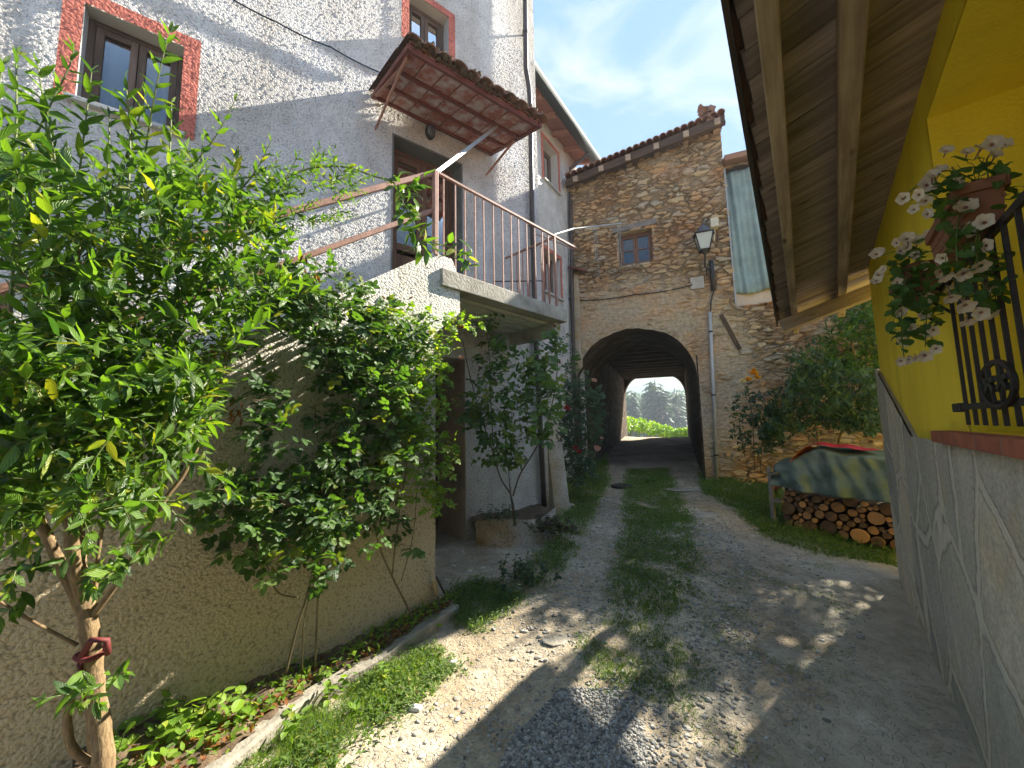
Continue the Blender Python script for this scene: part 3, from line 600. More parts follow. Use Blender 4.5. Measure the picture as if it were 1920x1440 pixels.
# ------------------------------------------------------------------ balcony
def balcony():
    B = thing('balcony', 'concrete balcony slab with thin brown iron railing above the cellar entrance', 'balcony', ST.pt(1, 3.07))
    u0, u1 = .05, 2.0
    def fa_off(u):  # distance from the rail plane back to the facade
        p = ST.pt(u, 0); return -float((FA.p - p) @ FA.n / (ST.n @ FA.n)) * 1.0
    def P(u, off, z): return ST.pt(u, z, off)
    w0, w1 = fa_off(u0) - .05, fa_off(u1) - .05
    poly = [P(u0, .03, 2.90), P(u1, .03, 2.90), P(u1, -w1, 2.90), P(u0, -w0, 2.90)]
    m = MB(); m.prism(poly, A3(0, 0, .17)); m.build('slab', CONC, B, bevel=.008)
    m = MB(); m.prism([P(1.84, -.05, 2.72), P(1.94, -.05, 2.72), P(1.94, -w1 + .02, 2.72), P(1.84, -w1 - .03, 2.72)], A3(0, 0, .175)); m.build('beam', CONC, B, bevel=.006)
    m = MB()
    for k in range(4):
        o = -.16 - k * .22; m.prism([P(.3, o, 2.87), P(1.83, o, 2.87), P(1.83, o - .035, 2.87), P(.3, o - .035, 2.87)], A3(0, 0, .028))
    m.build('rib', CONCL, B)
    m = MB(); m.prism([P(.29, -.14, 2.885), P(1.83, -.14, 2.885), P(1.83, -w1 + .05, 2.885), P(.29, -w0 + .1, 2.885)], A3(0, 0, .012)); m.build('panel', plain('green_board', (.66, .70, .56), .8, var=.2), B)
    zr = 4.01; ro = -.01
    m = MB(); m.bar(P(-.02, ro, zr), P(2.33, ro, zr), .028, .022); m.build('top_rail', RAIL, B)
    m = MB(); m.bar(P(0.0, ro, zr), P(0.0, ro, 3.18), .045, .045, ST.u); m.build('post', RAIL, B, bevel=.005)
    ub = ST.uz(1040, 430)[0]
    xs = [833, 855, 873, 892, 908, 926, 943, 959, 973, 988, 1003, 1017, 1028]
    for x in xs:
        u = ST.uz(x, 420)[0]; m = MB(); m.bar(P(u, ro, zr - .01), P(u, ro, 3.06), .013, .013, ST.u); m.build('baluster', RAIL, B)
    m = MB(); m.bar(P(ub, ro, zr), P(ub, ro, 3.05), .024, .024, ST.u); m.build('post', RAIL, B)
    wb = fa_off(ub) - .02
    m = MB(); m.bar(P(ub, ro, zr - .012), P(ub, -wb, zr - .012), .028, .02); m.build('side_rail', RAIL, B)
    for k in range(1, 8):
        o = ro - (wb + ro) * k / 8.0; m = MB(); m.bar(P(ub, o, zr - .02), P(ub, o, 3.05), .012, .012, ST.u); m.build('baluster', RAIL, B)
    m = MB(); m.tube([P(1.62, -.02, 3.07), P(1.62, -.03, 3.35), P(1.60, -.06, 3.37), P(1.2, -.5, 3.38)], .007, 6); m.build('wire', IRON, B)
    return P, ub
BP, UB = balcony()
def poles():
    m = MB(); a = ST.pt(0.02, 4.02, -.03); P = VPlane(FA.pt(.45, 0), 143.5); b = FA.hit(944, 228, .62)
    m.bar(a, b, .035, .035); tag(m.build('support_pole', GALV, None), 'pale square metal pole leaning from the railing corner up under the awning', 'pole')
    A = thing('clothes_line_arm', 'thin grey clothes line pipe with hanging green cords beyond the balcony corner', 'clothes line', BP(UB, -.01, 4.01))
    p0 = BP(UB, -.01, 4.03); p1 = at(1075, 429, 5.3); p2 = at(1165, 419, 6.1)
    m = MB(); m.tube([p0, p1, p2], .012, 8); m.build('pipe', GALV, A)
    for x in (1110, 1115, 1158, 1161):
        t = (x - 1075) / 90; q = p1 + (p2 - p1) * t; n = 10; L = (.55, .8, .5, .75)[(1110, 1115, 1158, 1161).index(x)]
        m = MB(); m.tube([q + A3(.01 * math.sin(i * 1.3 + x), 0, -L * i / n) for i in range(n + 1)], .0045, 5); m.build('cord', NETG, A)
    m = MB(); m.bar(FA.pt(.62, 4.55, .0), BP(2.34, -.03, 4.0), .014, .014); tag(m.build('brace_bar', RAIL, None), 'thin rusty bar sloping from the house corner down to the rail end', 'bar')
poles()
# ------------------------------------------------------------------ awning
def awning():
    W = thing('tiled_awning', 'small awning of clay tiles on a rusty steel frame over the landing door', 'awning', FA.pt(-1.0, 5.5))
    uL, uR = -1.80, -.13; z0, z1, o1 = 5.50, 5.23, 1.07
    dn = unit(FA.n * o1 + A3(0, 0, z1 - z0)); Ls = math.hypot(o1, z1 - z0); up = np.cross(FA.u, dn); up = up if up[2] > 0 else -up
    def P(u, s, h=0): return FA.pt(u, z0, .02) + dn * s + up * h
    for s in (.03, .36, .70, Ls - .02):
        m = MB(); m.bar(P(uL, s, 0), P(uR, s, 0), .04, .045, up); m.build('cross_beam', STEEL, W)
    for u in (uL, uR):
        m = MB(); m.bar(P(u, 0, -.0), P(u, Ls + .02, -.0), .04, .05, up); m.build('side_beam', STEEL, W)
    m = MB(); n = 8; cw = (uR - uL) / n
    for i in range(n):
        for (a, b) in ((.05, .34), (.38, .68), (.72, Ls - .04)):
            m.box(P(uL + (i + .5) * cw, (a + b) / 2, .03), FA.u, dn, up, cw / 2 - .006, (b - a) / 2 + .02, .022)
    m.build('clay_slab', HOLLOW, W)
    # rounded roof tiles on top
    m = MB(); nt = 11
    for i in range(nt):
        u = uL - .06 + (i + .5) * (uR - uL + .12) / nt
        for j in range(4):
            s0 = -.02 + j * .29; s1 = s0 + .36; V = []; f = []; k = 9; r = .074 + random.uniform(-.006, .006); jt = random.uniform(-.02, .02)
            for q, s in enumerate((s0, s1)):
                for th in range(2):
                    for a in range(k):
                        an = math.pi * a / (k - 1); rr = (r - th * .014) * (1 + .10 * q); V.append(P(u - math.cos(an) * rr, s + jt, .05 + math.sin(an) * rr * .55 + .016 * (1 - q)))
            for a in range(k - 1):
                f += [(a, a + 1, 2 * k + a + 1, 2 * k + a), (k + a, 3 * k + a, 3 * k + a + 1, k + a + 1), (2 * k + a, 2 * k + a + 1, 3 * k + a + 1, 3 * k + a), (a, k + a, k + a + 1, a + 1)]
            m.add(V, f)
    m.box(P((uL + uR) / 2, Ls / 2, .06), FA.u, dn, up, (uR - uL) / 2, Ls / 2, .012)
    m.build('roof_tiles', MOSST, W)
    mo = MB()
    for i in range(170):
        u = random.uniform(uL, uR); s = Ls + random.uniform(-.07, .07); c = P(u, s, random.uniform(.03, .12)); r = random.uniform(.012, .032)
        mo.lathe(c, [(0, -r), (r * .8, -r * .4), (r, .1 * r), (r * .5, r * .8), (0, r)], 6, .2)
    mo.build('moss', plain('moss', (.09, .065, .035), .95, var=.4, kind='Object', scale=20), W)
    for (fx, fy, u, s) in ((704, 242, uL + .02, Ls - .1), (912, 328, uR - .02, .62)):
        m = MB(); m.bar(FA.hit(fx, fy, .02), P(u, s, -.02), .022, .022); m.build('brace', RAIL, W)
    m = MB(); m.bar(P(uL, .12, -.03), P(uL + .05, Ls - .12, -.03), .03, .03); m.build('brace', RAIL, W)
awning()
def bulkhead():
    c = FA.hit(805, 250, .05); L = thing('wall_lamp', 'small oval caged wall lamp between the door and the awning', 'lamp', c)
    m = MB(); V = []; k = 20
    def ell(ru, rz, o): return [FA.pt(*(np.array(FA.uz(805, 250)) + (ru * math.cos(2 * math.pi * i / k), rz * math.sin(2 * math.pi * i / k))), o) for i in range(k)]
    rings = [ell(.062, .095, .0), ell(.066, .10, .035), ell(.055, .085, .06)]
    V = sum(rings, []); f = [(r * k + i, r * k + (i + 1) % k, (r + 1) * k + (i + 1) % k, (r + 1) * k + i) for r in range(2) for i in range(k)]
    m.add(V, f); 
    m.build('housing', IRON, L, True)
    g = ell(.05, .08, .055) + ell(.035, .06, .085) + [FA.pt(*FA.uz(805, 250), .095)]
    f = [(i, (i + 1) % k, k + (i + 1) % k, k + i) for i in range(k)] + [(k + i, k + (i + 1) % k, 2 * k) for i in range(k)]
    m = MB(); m.add(g, f); m.build('lens', plain('lamp_glass', (.20, .22, .24), .2), L, True)
    m = MB(); u, z = FA.uz(805, 250)
    for du in (-.025, 0, .025): m.tube([FA.pt(u + du, z - .08, .06), FA.pt(u + du, z - .05, .1), FA.pt(u + du, z + .05, .1), FA.pt(u + du, z + .08, .06)], .004, 5)
    m.build('cage', IRON, L)
bulkhead()
# ================================================================== SECOND WHITE HOUSE
def house2():
    H = thing('white_house', 'narrower white house with red framed windows and dark gutter, beside the archway', 'house', S2.pt(-1, .4))
    up = (-1.20, -.49, 7.05, 8.05); lo = (-1.30, -.55, 4.45, 5.40)
    g = Grid(); g.rect(S2, -3.2, .62, 3.0, 8.7, .03, [up, lo]); g.build('wall', WHITE, H, S2)
    g = Grid(); g.rect(S2, -3.2, .62, .0, 3.0, .04); g.build('wall', WHITE2, H, S2)
    m = MB(); m.box(S2.pt(-1.5, 4.3, -2.3), S2.u, S2.n, (0, 0, 1), 2.1, 1.9, 4.3); m.box(S2.pt(.45, 4.3, -.25), S2.u, S2.n, (0, 0, 1), .15, .235, 4.3); m.build('wall', WHITE2, H)
    for o in (up, lo):
        s = Grid()
        for (a, b, c, d) in ((o[0] - .09, o[0], o[2] - .02, o[3] + .09), (o[1], o[1] + .09, o[2] - .02, o[3] + .09), (o[0], o[1], o[3], o[3] + .09)): s.rect(S2, a, b, c, d, .03, off=.012)
        s.build('window_surround', REDP, H, S2)
        r = MB(); reveal(r, S2, *o, .34); r.build('window_reveal', plain('white_reveal', (.62, .61, .59), .85, var=.08), H)
        r = MB(); r.box(S2.pt((o[0] + o[1]) / 2, o[2] - .02, -.05), S2.u, S2.n, (0, 0, 1), (o[1] - o[0]) / 2 + .04, .11, .02); r.build('window_sill', GREYREV, H)
        casement(H, S2, *o, .22, leaves=2, bars=0, wood_=FRAMEW)
    m = MB(); u_ = AR.uz(1072, 500)[0]; m.prism([AR.pt(u_, z, -.05) for z in (2.75, 5.15)] + [AR.pt(u_ + .17, z, -.05) for z in (5.15, 2.95)], AR.n * .15); m.build('corner_plaster', WHITE2, H)
    # roof: eave with rafters and a long gutter
    ze, oe = 8.30, .48
    a, b = -3.4, .75
    m = MB(); s = .32
    m.prism([S2.pt(a, ze + .06, oe), S2.pt(a, ze + .06 + s * 2.9, oe - 2.9), S2.pt(a, ze + .14 + s * 2.9, oe - 2.9), S2.pt(a, ze + .14, oe)], S2.u * (b - a))
    m.prism([S2.pt(a, ze + .06 + s * 2.9, oe - 2.9), S2.pt(a, ze - .1, oe - 5.2), S2.pt(a, ze, oe - 5.2), S2.pt(a, ze + .14 + s * 2.9, oe - 2.9)], S2.u * (b - a)); m.build('roof', ROOFT, H)
    m = MB(); m.prism([S2.pt(a, ze + .035, oe - .02), S2.pt(a, ze + .035 + s * .6, oe - .62), S2.pt(a, ze + .055 + s * .6, oe - .62), S2.pt(a, ze + .055, oe - .02)], S2.u * (b - a)); m.build('eave_board', plain('eave_paint', (.30, .14, .10), .8, var=.2), H)
    u = a + .2
    while u < b:
        m = MB(); p = S2.pt(u, ze - .02, oe - .05); q = S2.pt(u, ze - .02 + s * .5, oe - .55); m.bar(p, q, .08, .10); m.build('rafter', plain('rafter_paint', (.34, .17, .125), .8) if 'rafter_paint' not in bpy.data.materials else bpy.data.materials['rafter_paint'], H); u += .62
    m = MB(); k = 9; V = []; f = []
    for uu in (a, b):
        for th, rr in ((0, .125), (1, .117)):
            for i in range(k):
                an = math.pi + math.pi * i / (k - 1); V.append(S2.pt(uu, ze + .03 + rr * math.sin(an), oe + .07 + rr * math.cos(an)))
    for i in range(k - 1): f += [(i, i + 1, 2 * k + i + 1, 2 * k + i), (k + i, 3 * k + i, 3 * k + i + 1, k + i + 1)]
    f += [tuple(range(k)) , tuple(range(2 * k, 3 * k))]
    m.add(V, f)
    G = m.build('gutter', plain('gutter_dark', (.05, .06, .06), .7, spec=.2), H, True)
    u = a + .3
    while u < b: c = MB(); c.bar(S2.pt(u, ze + .075, oe - .05), S2.pt(u, ze + .075, oe + .17), .02, .012); c.build('bracket', GALV, G); u += .8
    pts = [S2.pt(.1, ze - .02, oe + .07), S2.pt(.05, ze - .18, oe + .02), S2.pt(-.05, ze - .42, .12), S2.hit(1070, 330, .09), S2.hit(1071, 450, .09), S2.hit(1073, 560, .09), S2.hit(1076, 690, .09), S2.hit(1083, 860, .09)]
    p = MB(); p.tube(pts, .042, 10); D = p.build('drainpipe', PIPE, H, True)
    for k in (3, 5): c = MB(); c.tube([pts[k] - A3(0, 0, .02), pts[k] + A3(0, 0, .02)], .052, 10); c.bar(pts[k], pts[k] - S2.n * .09, .03, .02); c.build('clamp', PIPE, D)
house2()
# ================================================================== ARCHWAY HOUSE
uJL, uJR = AR.uz(1085, 800)[0], AR.uz(1314, 800)[0]; ZS, RISE = 2.55, 1.17
def zarch(u):
    t = (u - (uJL + uJR) / 2) / ((uJR - uJL) / 2); t = max(-1, min(1, t)); return ZS + (RISE + .014 * math.sin(u * 7) + .006 * math.sin(u * 23 + 1)) * (1 - abs(t) ** 2.15) ** .5 if abs(t) < 1 else ZS
def archway():
    H = thing('archway_house', 'rubble stone house with an arched passage through its ground floor and a wooden window', 'house', AR.pt(-1.5, .5))
    uL = AR.uz(1072, 500)[0]; uE = .56; win = (-1.70, -.95, 5.22, 6.0)
    g = Grid(); r = .028
    g.rect(AR, uL, uJL, -.2, 4.2, r); g.rect(AR, uJR, uE, -.2, 4.2, r)
    tt = np.linspace(-1, 1, 75); us = (uJL + uJR) / 2 + (uJR - uJL) / 2 * np.sin(tt * math.pi / 2); us[0] = uJL; us[-1] = uJR
    g.strip(AR, us, zarch, lambda u: 4.2, 40)
    g.rect(AR, uL, uE, 4.2, 6.3, r, [win])
    zt = lambda u: 7.42 + (u + 2.7) * .155
    g.strip(AR, np.linspace(uL, uE, 100), lambda u: 6.3, zt, 40)
    for a_ in (uJL, uJR): g.rect(AR, a_ - .07, a_ + .07, ZS + .46, 4.2, .0175, off=.006)
    g.build('wall', STONE_A, H, AR)
    # body: masses on both sides of the passage, and the storey over it
    jl, jr = AR.pt(uJL, 0, -.0), AR.pt(uJR, 0, -.0); dl = A3(math.sin(rad(21.5)), math.cos(rad(21.5)), 0); dr = A3(math.sin(rad(22.6)), math.cos(rad(22.6)), 0); Ln = 11.6
    bl, br = jl + dl * Ln, jr + dr * Ln
    o = -AR.n * .02
    def wallprism(mb, pts, z0, z1): mb.prism([A3(p[0], p[1], z0) for p in pts], A3(0, 0, z1 - z0))
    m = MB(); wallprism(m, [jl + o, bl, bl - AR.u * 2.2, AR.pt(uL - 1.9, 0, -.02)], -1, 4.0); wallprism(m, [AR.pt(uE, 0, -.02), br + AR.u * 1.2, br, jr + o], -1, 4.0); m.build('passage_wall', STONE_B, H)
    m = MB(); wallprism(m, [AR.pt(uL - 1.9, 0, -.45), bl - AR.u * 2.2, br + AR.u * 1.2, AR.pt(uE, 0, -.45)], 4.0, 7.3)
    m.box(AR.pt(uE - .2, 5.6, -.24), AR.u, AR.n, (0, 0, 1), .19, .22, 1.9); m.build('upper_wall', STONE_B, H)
    V = []; f = []; us = us[::2]
    for k, d in enumerate((0.0, 2.6)):
        for u in us: p = AR.pt(u, zarch(u)) + (dl if u < -1.5 else dr) * d; V.append(p)
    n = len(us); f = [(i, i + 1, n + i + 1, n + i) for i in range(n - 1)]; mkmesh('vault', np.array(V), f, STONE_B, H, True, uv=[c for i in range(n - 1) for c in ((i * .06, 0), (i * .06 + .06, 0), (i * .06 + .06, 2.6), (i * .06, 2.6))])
    m = MB()
    for k in range(11):
        d = 2.7 + k * .8; m.bar(jl + dl * d + A3(0, 0, 3.86), jr + dr * d + A3(0, 0, 3.86), .14, .16)
    m.build('ceiling_joists', WOODD, H)
    # far mouth with rounded upper corners
    m = MB(); q = unit(br - bl); wd = np.linalg.norm(br - bl)
    for s, p in ((1, bl), (-1, br)):
        pts = [A3(p[0], p[1], 2.9)] + [A3(*(p + q * s * (.75 - .75 * math.cos(t)))[:2], 2.9 + 1.0 * math.sin(t)) for t in np.linspace(0, math.pi / 2, 8)] + [A3(p[0], p[1], 4.1)]
        m.prism(pts, -dl * .5)
    m.box((bl + br) / 2 + A3(0, 0, 3.98), q, dl, (0, 0, 1), wd / 2, .3, .09); m.build('far_mouth', STONE_B, H)
    # roof edge
    zt2 = lambda u: zt(u) + .02; a, b = uL + .0, uE + .05
    m = MB(); ex = .35
    pa, pb = AR.pt(a, zt2(a) - .03, ex), AR.pt(b, zt2(b) - .03, ex); back = -AR.n * 6 + A3(0, 0, 1.3)
    m.prism([pa, pb, pb + back, pa + back], A3(0, 0, .06)); m.build('roof_boards', WOODD, H)
    m = MB(); m.bar(pa + A3(0, 0, -.06) - AR.n * .05, pb + A3(0, 0, -.06) - AR.n * .05, .10, .12); m.build('wall_plate', WOODD, H)
    m = MB(); n = 6
    for k in range(n):
        u = a + .25 + (b - a - .4) * k / (n - 1); p = AR.pt(u, zt2(u) - .09, ex - .02); m.bar(p + AR.n * .08, p - AR.n * .5 + A3(0, 0, .1), .11, .12)
    m.build('rafter_ends', BEAMM, H)
    m = MB(); nt = 24
    for i in range(nt):
        u = a + (i + .5) * (b - a) / nt
        for j in range(5):
            p0 = AR.pt(u, zt2(u) + .06, ex + .05) + (back / 6) * (j * .42); p1 = p0 + (back / 6) * .5; k = 7; V = []
            for q_, p in enumerate((p0, p1)):
                for th in range(2):
                    for c in range(k): an = math.pi * c / (k - 1); rr = .078 - .016 * th; V.append(p + AR.u * (-math.cos(an) * rr) + A3(0, 0, math.sin(an) * rr + .02 * (1 - q_)))
            f = []
            for c in range(k - 1): f += [(c, c + 1, 2 * k + c + 1, 2 * k + c), (k + c, 3 * k + c, 3 * k + c + 1, k + c + 1), (c, k + c, k + c + 1, c + 1)]
            m.add(V, f)
    m.build('roof_tiles', ROOFT, H)
    # ragged heap of stones and a bent gutter end at the roof corner
    m = MB()
    for k in range(26):
        c = AR.pt(uE - .25 + random.uniform(-.25, .2), zt(uE) + random.uniform(.0, .42), .1 + random.uniform(-.2, .2)); a_ = unit(rng.normal(size=3)); b_ = unit(np.cross(a_, rng.normal(size=3)))
        m.box(c, a_ * 1, b_, np.cross(a_, b_), random.uniform(.05, .13), random.uniform(.04, .1), random.uniform(.03, .06))
    m.build('corner_stones', MOSST, H, bevel=.01)
    # window with old plaster reveal and timber lintel
    rv = MB(); reveal(rv, AR, *win, .26, .04); rv.build('window_reveal', plain('plaster_reveal', (.42, .35, .26), .9, var=.3), H)
    casement(H, AR, *win, .17, leaves=2, bars=1, curtain=False, wood_=plain('brown_frame', (.17, .095, .065), .7, var=.3))
    m = MB(); m.bar(AR.pt(win[0] - .12, win[3] + .09, .01), AR.pt(win[1] + .1, win[3] + .13, .01), .07, .13); m.build('lintel', plain('grey_timber', (.20, .18, .16), .9, var=.4), H)
    m = MB(); m.bar(AR.pt(uL + .03, 5.35, .03), AR.pt(uL + .30, 5.20, .22), .3, .035); m.build('ledge', STEEL, H)
    m = MB(); u, z = AR.uz(1307, 531); m.box(AR.pt(u, z, .02), AR.u, AR.n, (0, 0, 1), .13, .02, .13); m.build('junction_plate', plain('grey_plate', (.40, .38, .35), .8, var=.2), H, bevel=.006)
    m = MB(); m.bar(AR.hit(1352, 590, .03), AR.hit(1387, 655, .03), .05, .07); m.build('iron_tie', WOODD, H)
def stone_a():
    mat = rubble('rubble_archway', [(.54, .40, .24), (.45, .34, .22), (.58, .44, .26), (.48, .41, .31), (.61, .49, .32), (.41, .31, .20), (.56, .39, .22)], (.58, .48, .34), 4.0, 10.5, .085, .40, (-1.5, 2.5, 1.75))
    return mat
STONE_A = stone_a(); GREYP = None; STONE_B = rubble('shade_dark_rubble', [(.12, .10, .08), (.09, .075, .06), (.15, .12, .09)], (.10, .085, .07), 3, 6, .02)  # second rubble is darkened: the passage's deep shade put into its stone tones
archway()
def neighbour():
    H = thing('stone_house', 'stone house with a draped opening, adjoining the archway behind the yellow eaves', 'house', AR.pt(1.2, .3))
    u0, uE = .565, 1.75; zt = 7.05; hole = (.60, uE - .18, 3.97, zt - .05)
    g = Grid(); g.rect(AR, u0, uE, -.3, zt, .035, [hole], off=-.02); g.build('wall', STONE_A, H, AR)
    m = MB(); m.box(AR.pt((u0 + uE) / 2, zt / 2, -.9), AR.u, AR.n, (0, 0, 1), (uE - u0) / 2 - .01, .55, zt / 2); m.box(AR.pt(uE - .09, zt / 2, -.2), AR.u, AR.n, (0, 0, 1), .08, .16, zt / 2)
    m.box(AR.pt(1.1, 1.85, -.2), AR.u, AR.n, (0, 0, 1), .5, .16, 2.0); m.build('wall', STONE_B, H)
    m = MB(); m.prism([AR.pt(u0, zt + .0, .22), AR.pt(uE + .1, zt + .0, .22), AR.pt(uE + .1, zt + .6, -2.5), AR.pt(u0, zt + .6, -2.5)], A3(0, 0, .12)); m.build('roof', ROOFT, H)
    m = MB(); m.box(AR.pt((hole[0] + hole[1]) / 2, 4.12, -.10), AR.u, AR.n, (0, 0, 1), (hole[1] - hole[0]) / 2, .03, .17); m.build('board', BEIGE, H)
    m = MB(); m.bar(AR.pt(.585, 3.95, .0), AR.pt(.575, zt - .05, .0), .035, .03, AR.u); m.build('edge_strip', GALV, H)
    nu, nz = 60, 40; V = []
    for i in range(nu + 1):
        for j in range(nz + 1):
            u = hole[0] + .01 + (hole[1] - hole[0] - .02) * i / nu; t = j / nz; z = 4.22 + (zt - .12 - 4.22) * t
            o = -.06 + .026 * math.sin(u * 23 + 2.2 * t + 1.5 * math.sin(3 * u)) + .012 * math.sin(u * 57 + 6 * t) + .02 * math.sin(u * 8 - 7 * t) + .012 * math.sin(u * 11 + 5 * t) + .05 * math.exp(-((t - .05) / .08) ** 2)
            V.append(AR.pt(u, z - .03 * math.sin(u * 9) * (1 - t), o))
    f = [(i * (nz + 1) + j, (i + 1) * (nz + 1) + j, (i + 1) * (nz + 1) + j + 1, i * (nz + 1) + j + 1) for i in range(nu) for j in range(nz)]
    o = mkmesh('drape', np.array(V), f, NETG, None, True); sm = o.modifiers.new('thick', 'SOLIDIFY'); sm.thickness = .004; tag(o, 'teal tarpaulin sheet hanging in folds over the opening right of the stone house', 'tarpaulin')
    g = Grid(); g.rect(AR, uE, 6.5, -.3, 3.75, .05, off=-.03)
    W = thing('stone_wall', 'low rubble garden wall behind the dark shrubs and the woodpile', 'wall', AR.pt(3, .2)); g.build('face', STONE_A, W, AR)
    m = MB(); m.box(AR.pt((uE + 6.5) / 2, 1.7, -.26), AR.u, AR.n, (0, 0, 1), (6.5 - uE) / 2, .21, 2.04); m.build('core', STONE_B, W)
neighbour()
cable('cable', 'thin black cable sagging across the stone wall above the arch', [AR.hit(1085, 563, .05), AR.hit(1190, 552, .05), AR.hit(1298, 534, .05)], .012, sag=.04)
def lantern():
    L = thing('street_lantern', 'old four sided street lantern on a scrolled iron bracket on the stone wall', 'street lamp', AR.hit(1335, 540, .05))
    o = .42; u, z = AR.uz(1320, 452, o); z0 = z - .20; z1 = z + .13
    def sq(h, zz): return [AR.pt(u - h, zz, o - h), AR.pt(u + h, zz, o - h), AR.pt(u + h, zz, o + h), AR.pt(u - h, zz, o + h)]
    a, b = sq(.09, z0), sq(.165, z1)
    m = MB()
    for i in range(4): m.bar(a[i], b[i], .018, .018); m.bar(a[i], a[(i + 1) % 4], .02, .02); m.bar(b[i], b[(i + 1) % 4], .024, .024)
    m.build('frame', IRON, L)
    m = MB(); V = sq(.085, z0 + .005) + sq(.16, z1 - .005); m.add(V, [(i, (i + 1) % 4, 4 + (i + 1) % 4, 4 + i) for i in range(4)]); m.build('glass', plain('lantern_glass', (.50, .55, .50), .25, var=.1), L)
    m = MB(); c = AR.pt(u, z1, o); m.lathe(c, [(.21, 0), (.17, .03), (.13, .10), (.105, .15), (.06, .19), (.03, .20), (.02, .24), (0, .25)], 16); m.build('cap', plain('lantern_cap', (.12, .12, .13), .45, .5), L, True)
    m = MB(); m.lathe(AR.pt(u, z0, o), [(.09, .0), (.05, -.04), (.03, -.09), (0, -.1)], 12); m.lathe(AR.pt(u, z0 + .1, o), [(0, .1), (.04, .08), (.045, .02), (.02, -.05), (0, -.05)], 10); m.build('base', IRON, L, True)
    w0 = AR.hit(1336, 520, .04); m = MB(); p = AR.pt(u, z0 - .1, o)
    m.tube([p, p - A3(0, 0, .08) - AR.n * .05, p - A3(0, 0, .16) - AR.n * .2, A3(w0[0], w0[1], p[2] - .25)], .018, 8)
    m.bar(AR.hit(1333, 488, .04), AR.hit(1338, 545, .04), .09, .05, AR.n); 
    sp = [AR.pt(u + .03, z0 - .25, .05) + AR.n * (.12 + .07 * math.cos(t)) + A3(0, 0, -.12 + .08 * math.sin(t)) for t in np.linspace(0, 5.2, 16)]; m.tube(sp, .011, 6)
    m.build('bracket', IRON, L, True)
    m = MB(); u2, z2 = AR.uz(1338, 425); m.box(AR.pt(u2, z2, .12), AR.u, AR.n, (0, 0, 1), .075, .10, .10); m.bar(AR.pt(u2, z2 - .1, .1), AR.pt(u2 - .02, z2 - .35, .06), .03, .03)
    tag(m.build('sensor_box', plain('cream_box', (.55, .53, .40), .6), None, bevel=.01), 'small cream electrical box just above the street lantern', 'box')
    m = MB(); t = AR.hit(1331, 585, .07); b = AR.hit(1345, 903, .07); m.tube([t, b], .034, 12); P = m.build('conduit_pipe', plain('grey_conduit', (.45, .44, .41), .5, .2), None, True)
    tag(P, 'tall pale grey conduit pipe running up the stone wall beside the arch', 'pipe')
    for k in (.12, .5, .85):
        c = MB(); p = t + (b - t) * k; c.tube([p - A3(0, 0, .015), p + A3(0, 0, .015)], .042, 12); c.bar(p, p - AR.n * .08, .04, .02); c.build('clamp', IRON, P)
    cable('cable', 'black cable dropping from the lantern bracket into the conduit pipe', [AR.hit(1338, 545, .05), AR.hit(1333, 565, .05), AR.hit(1332, 588, .07)], .016, sag=0)
lantern()
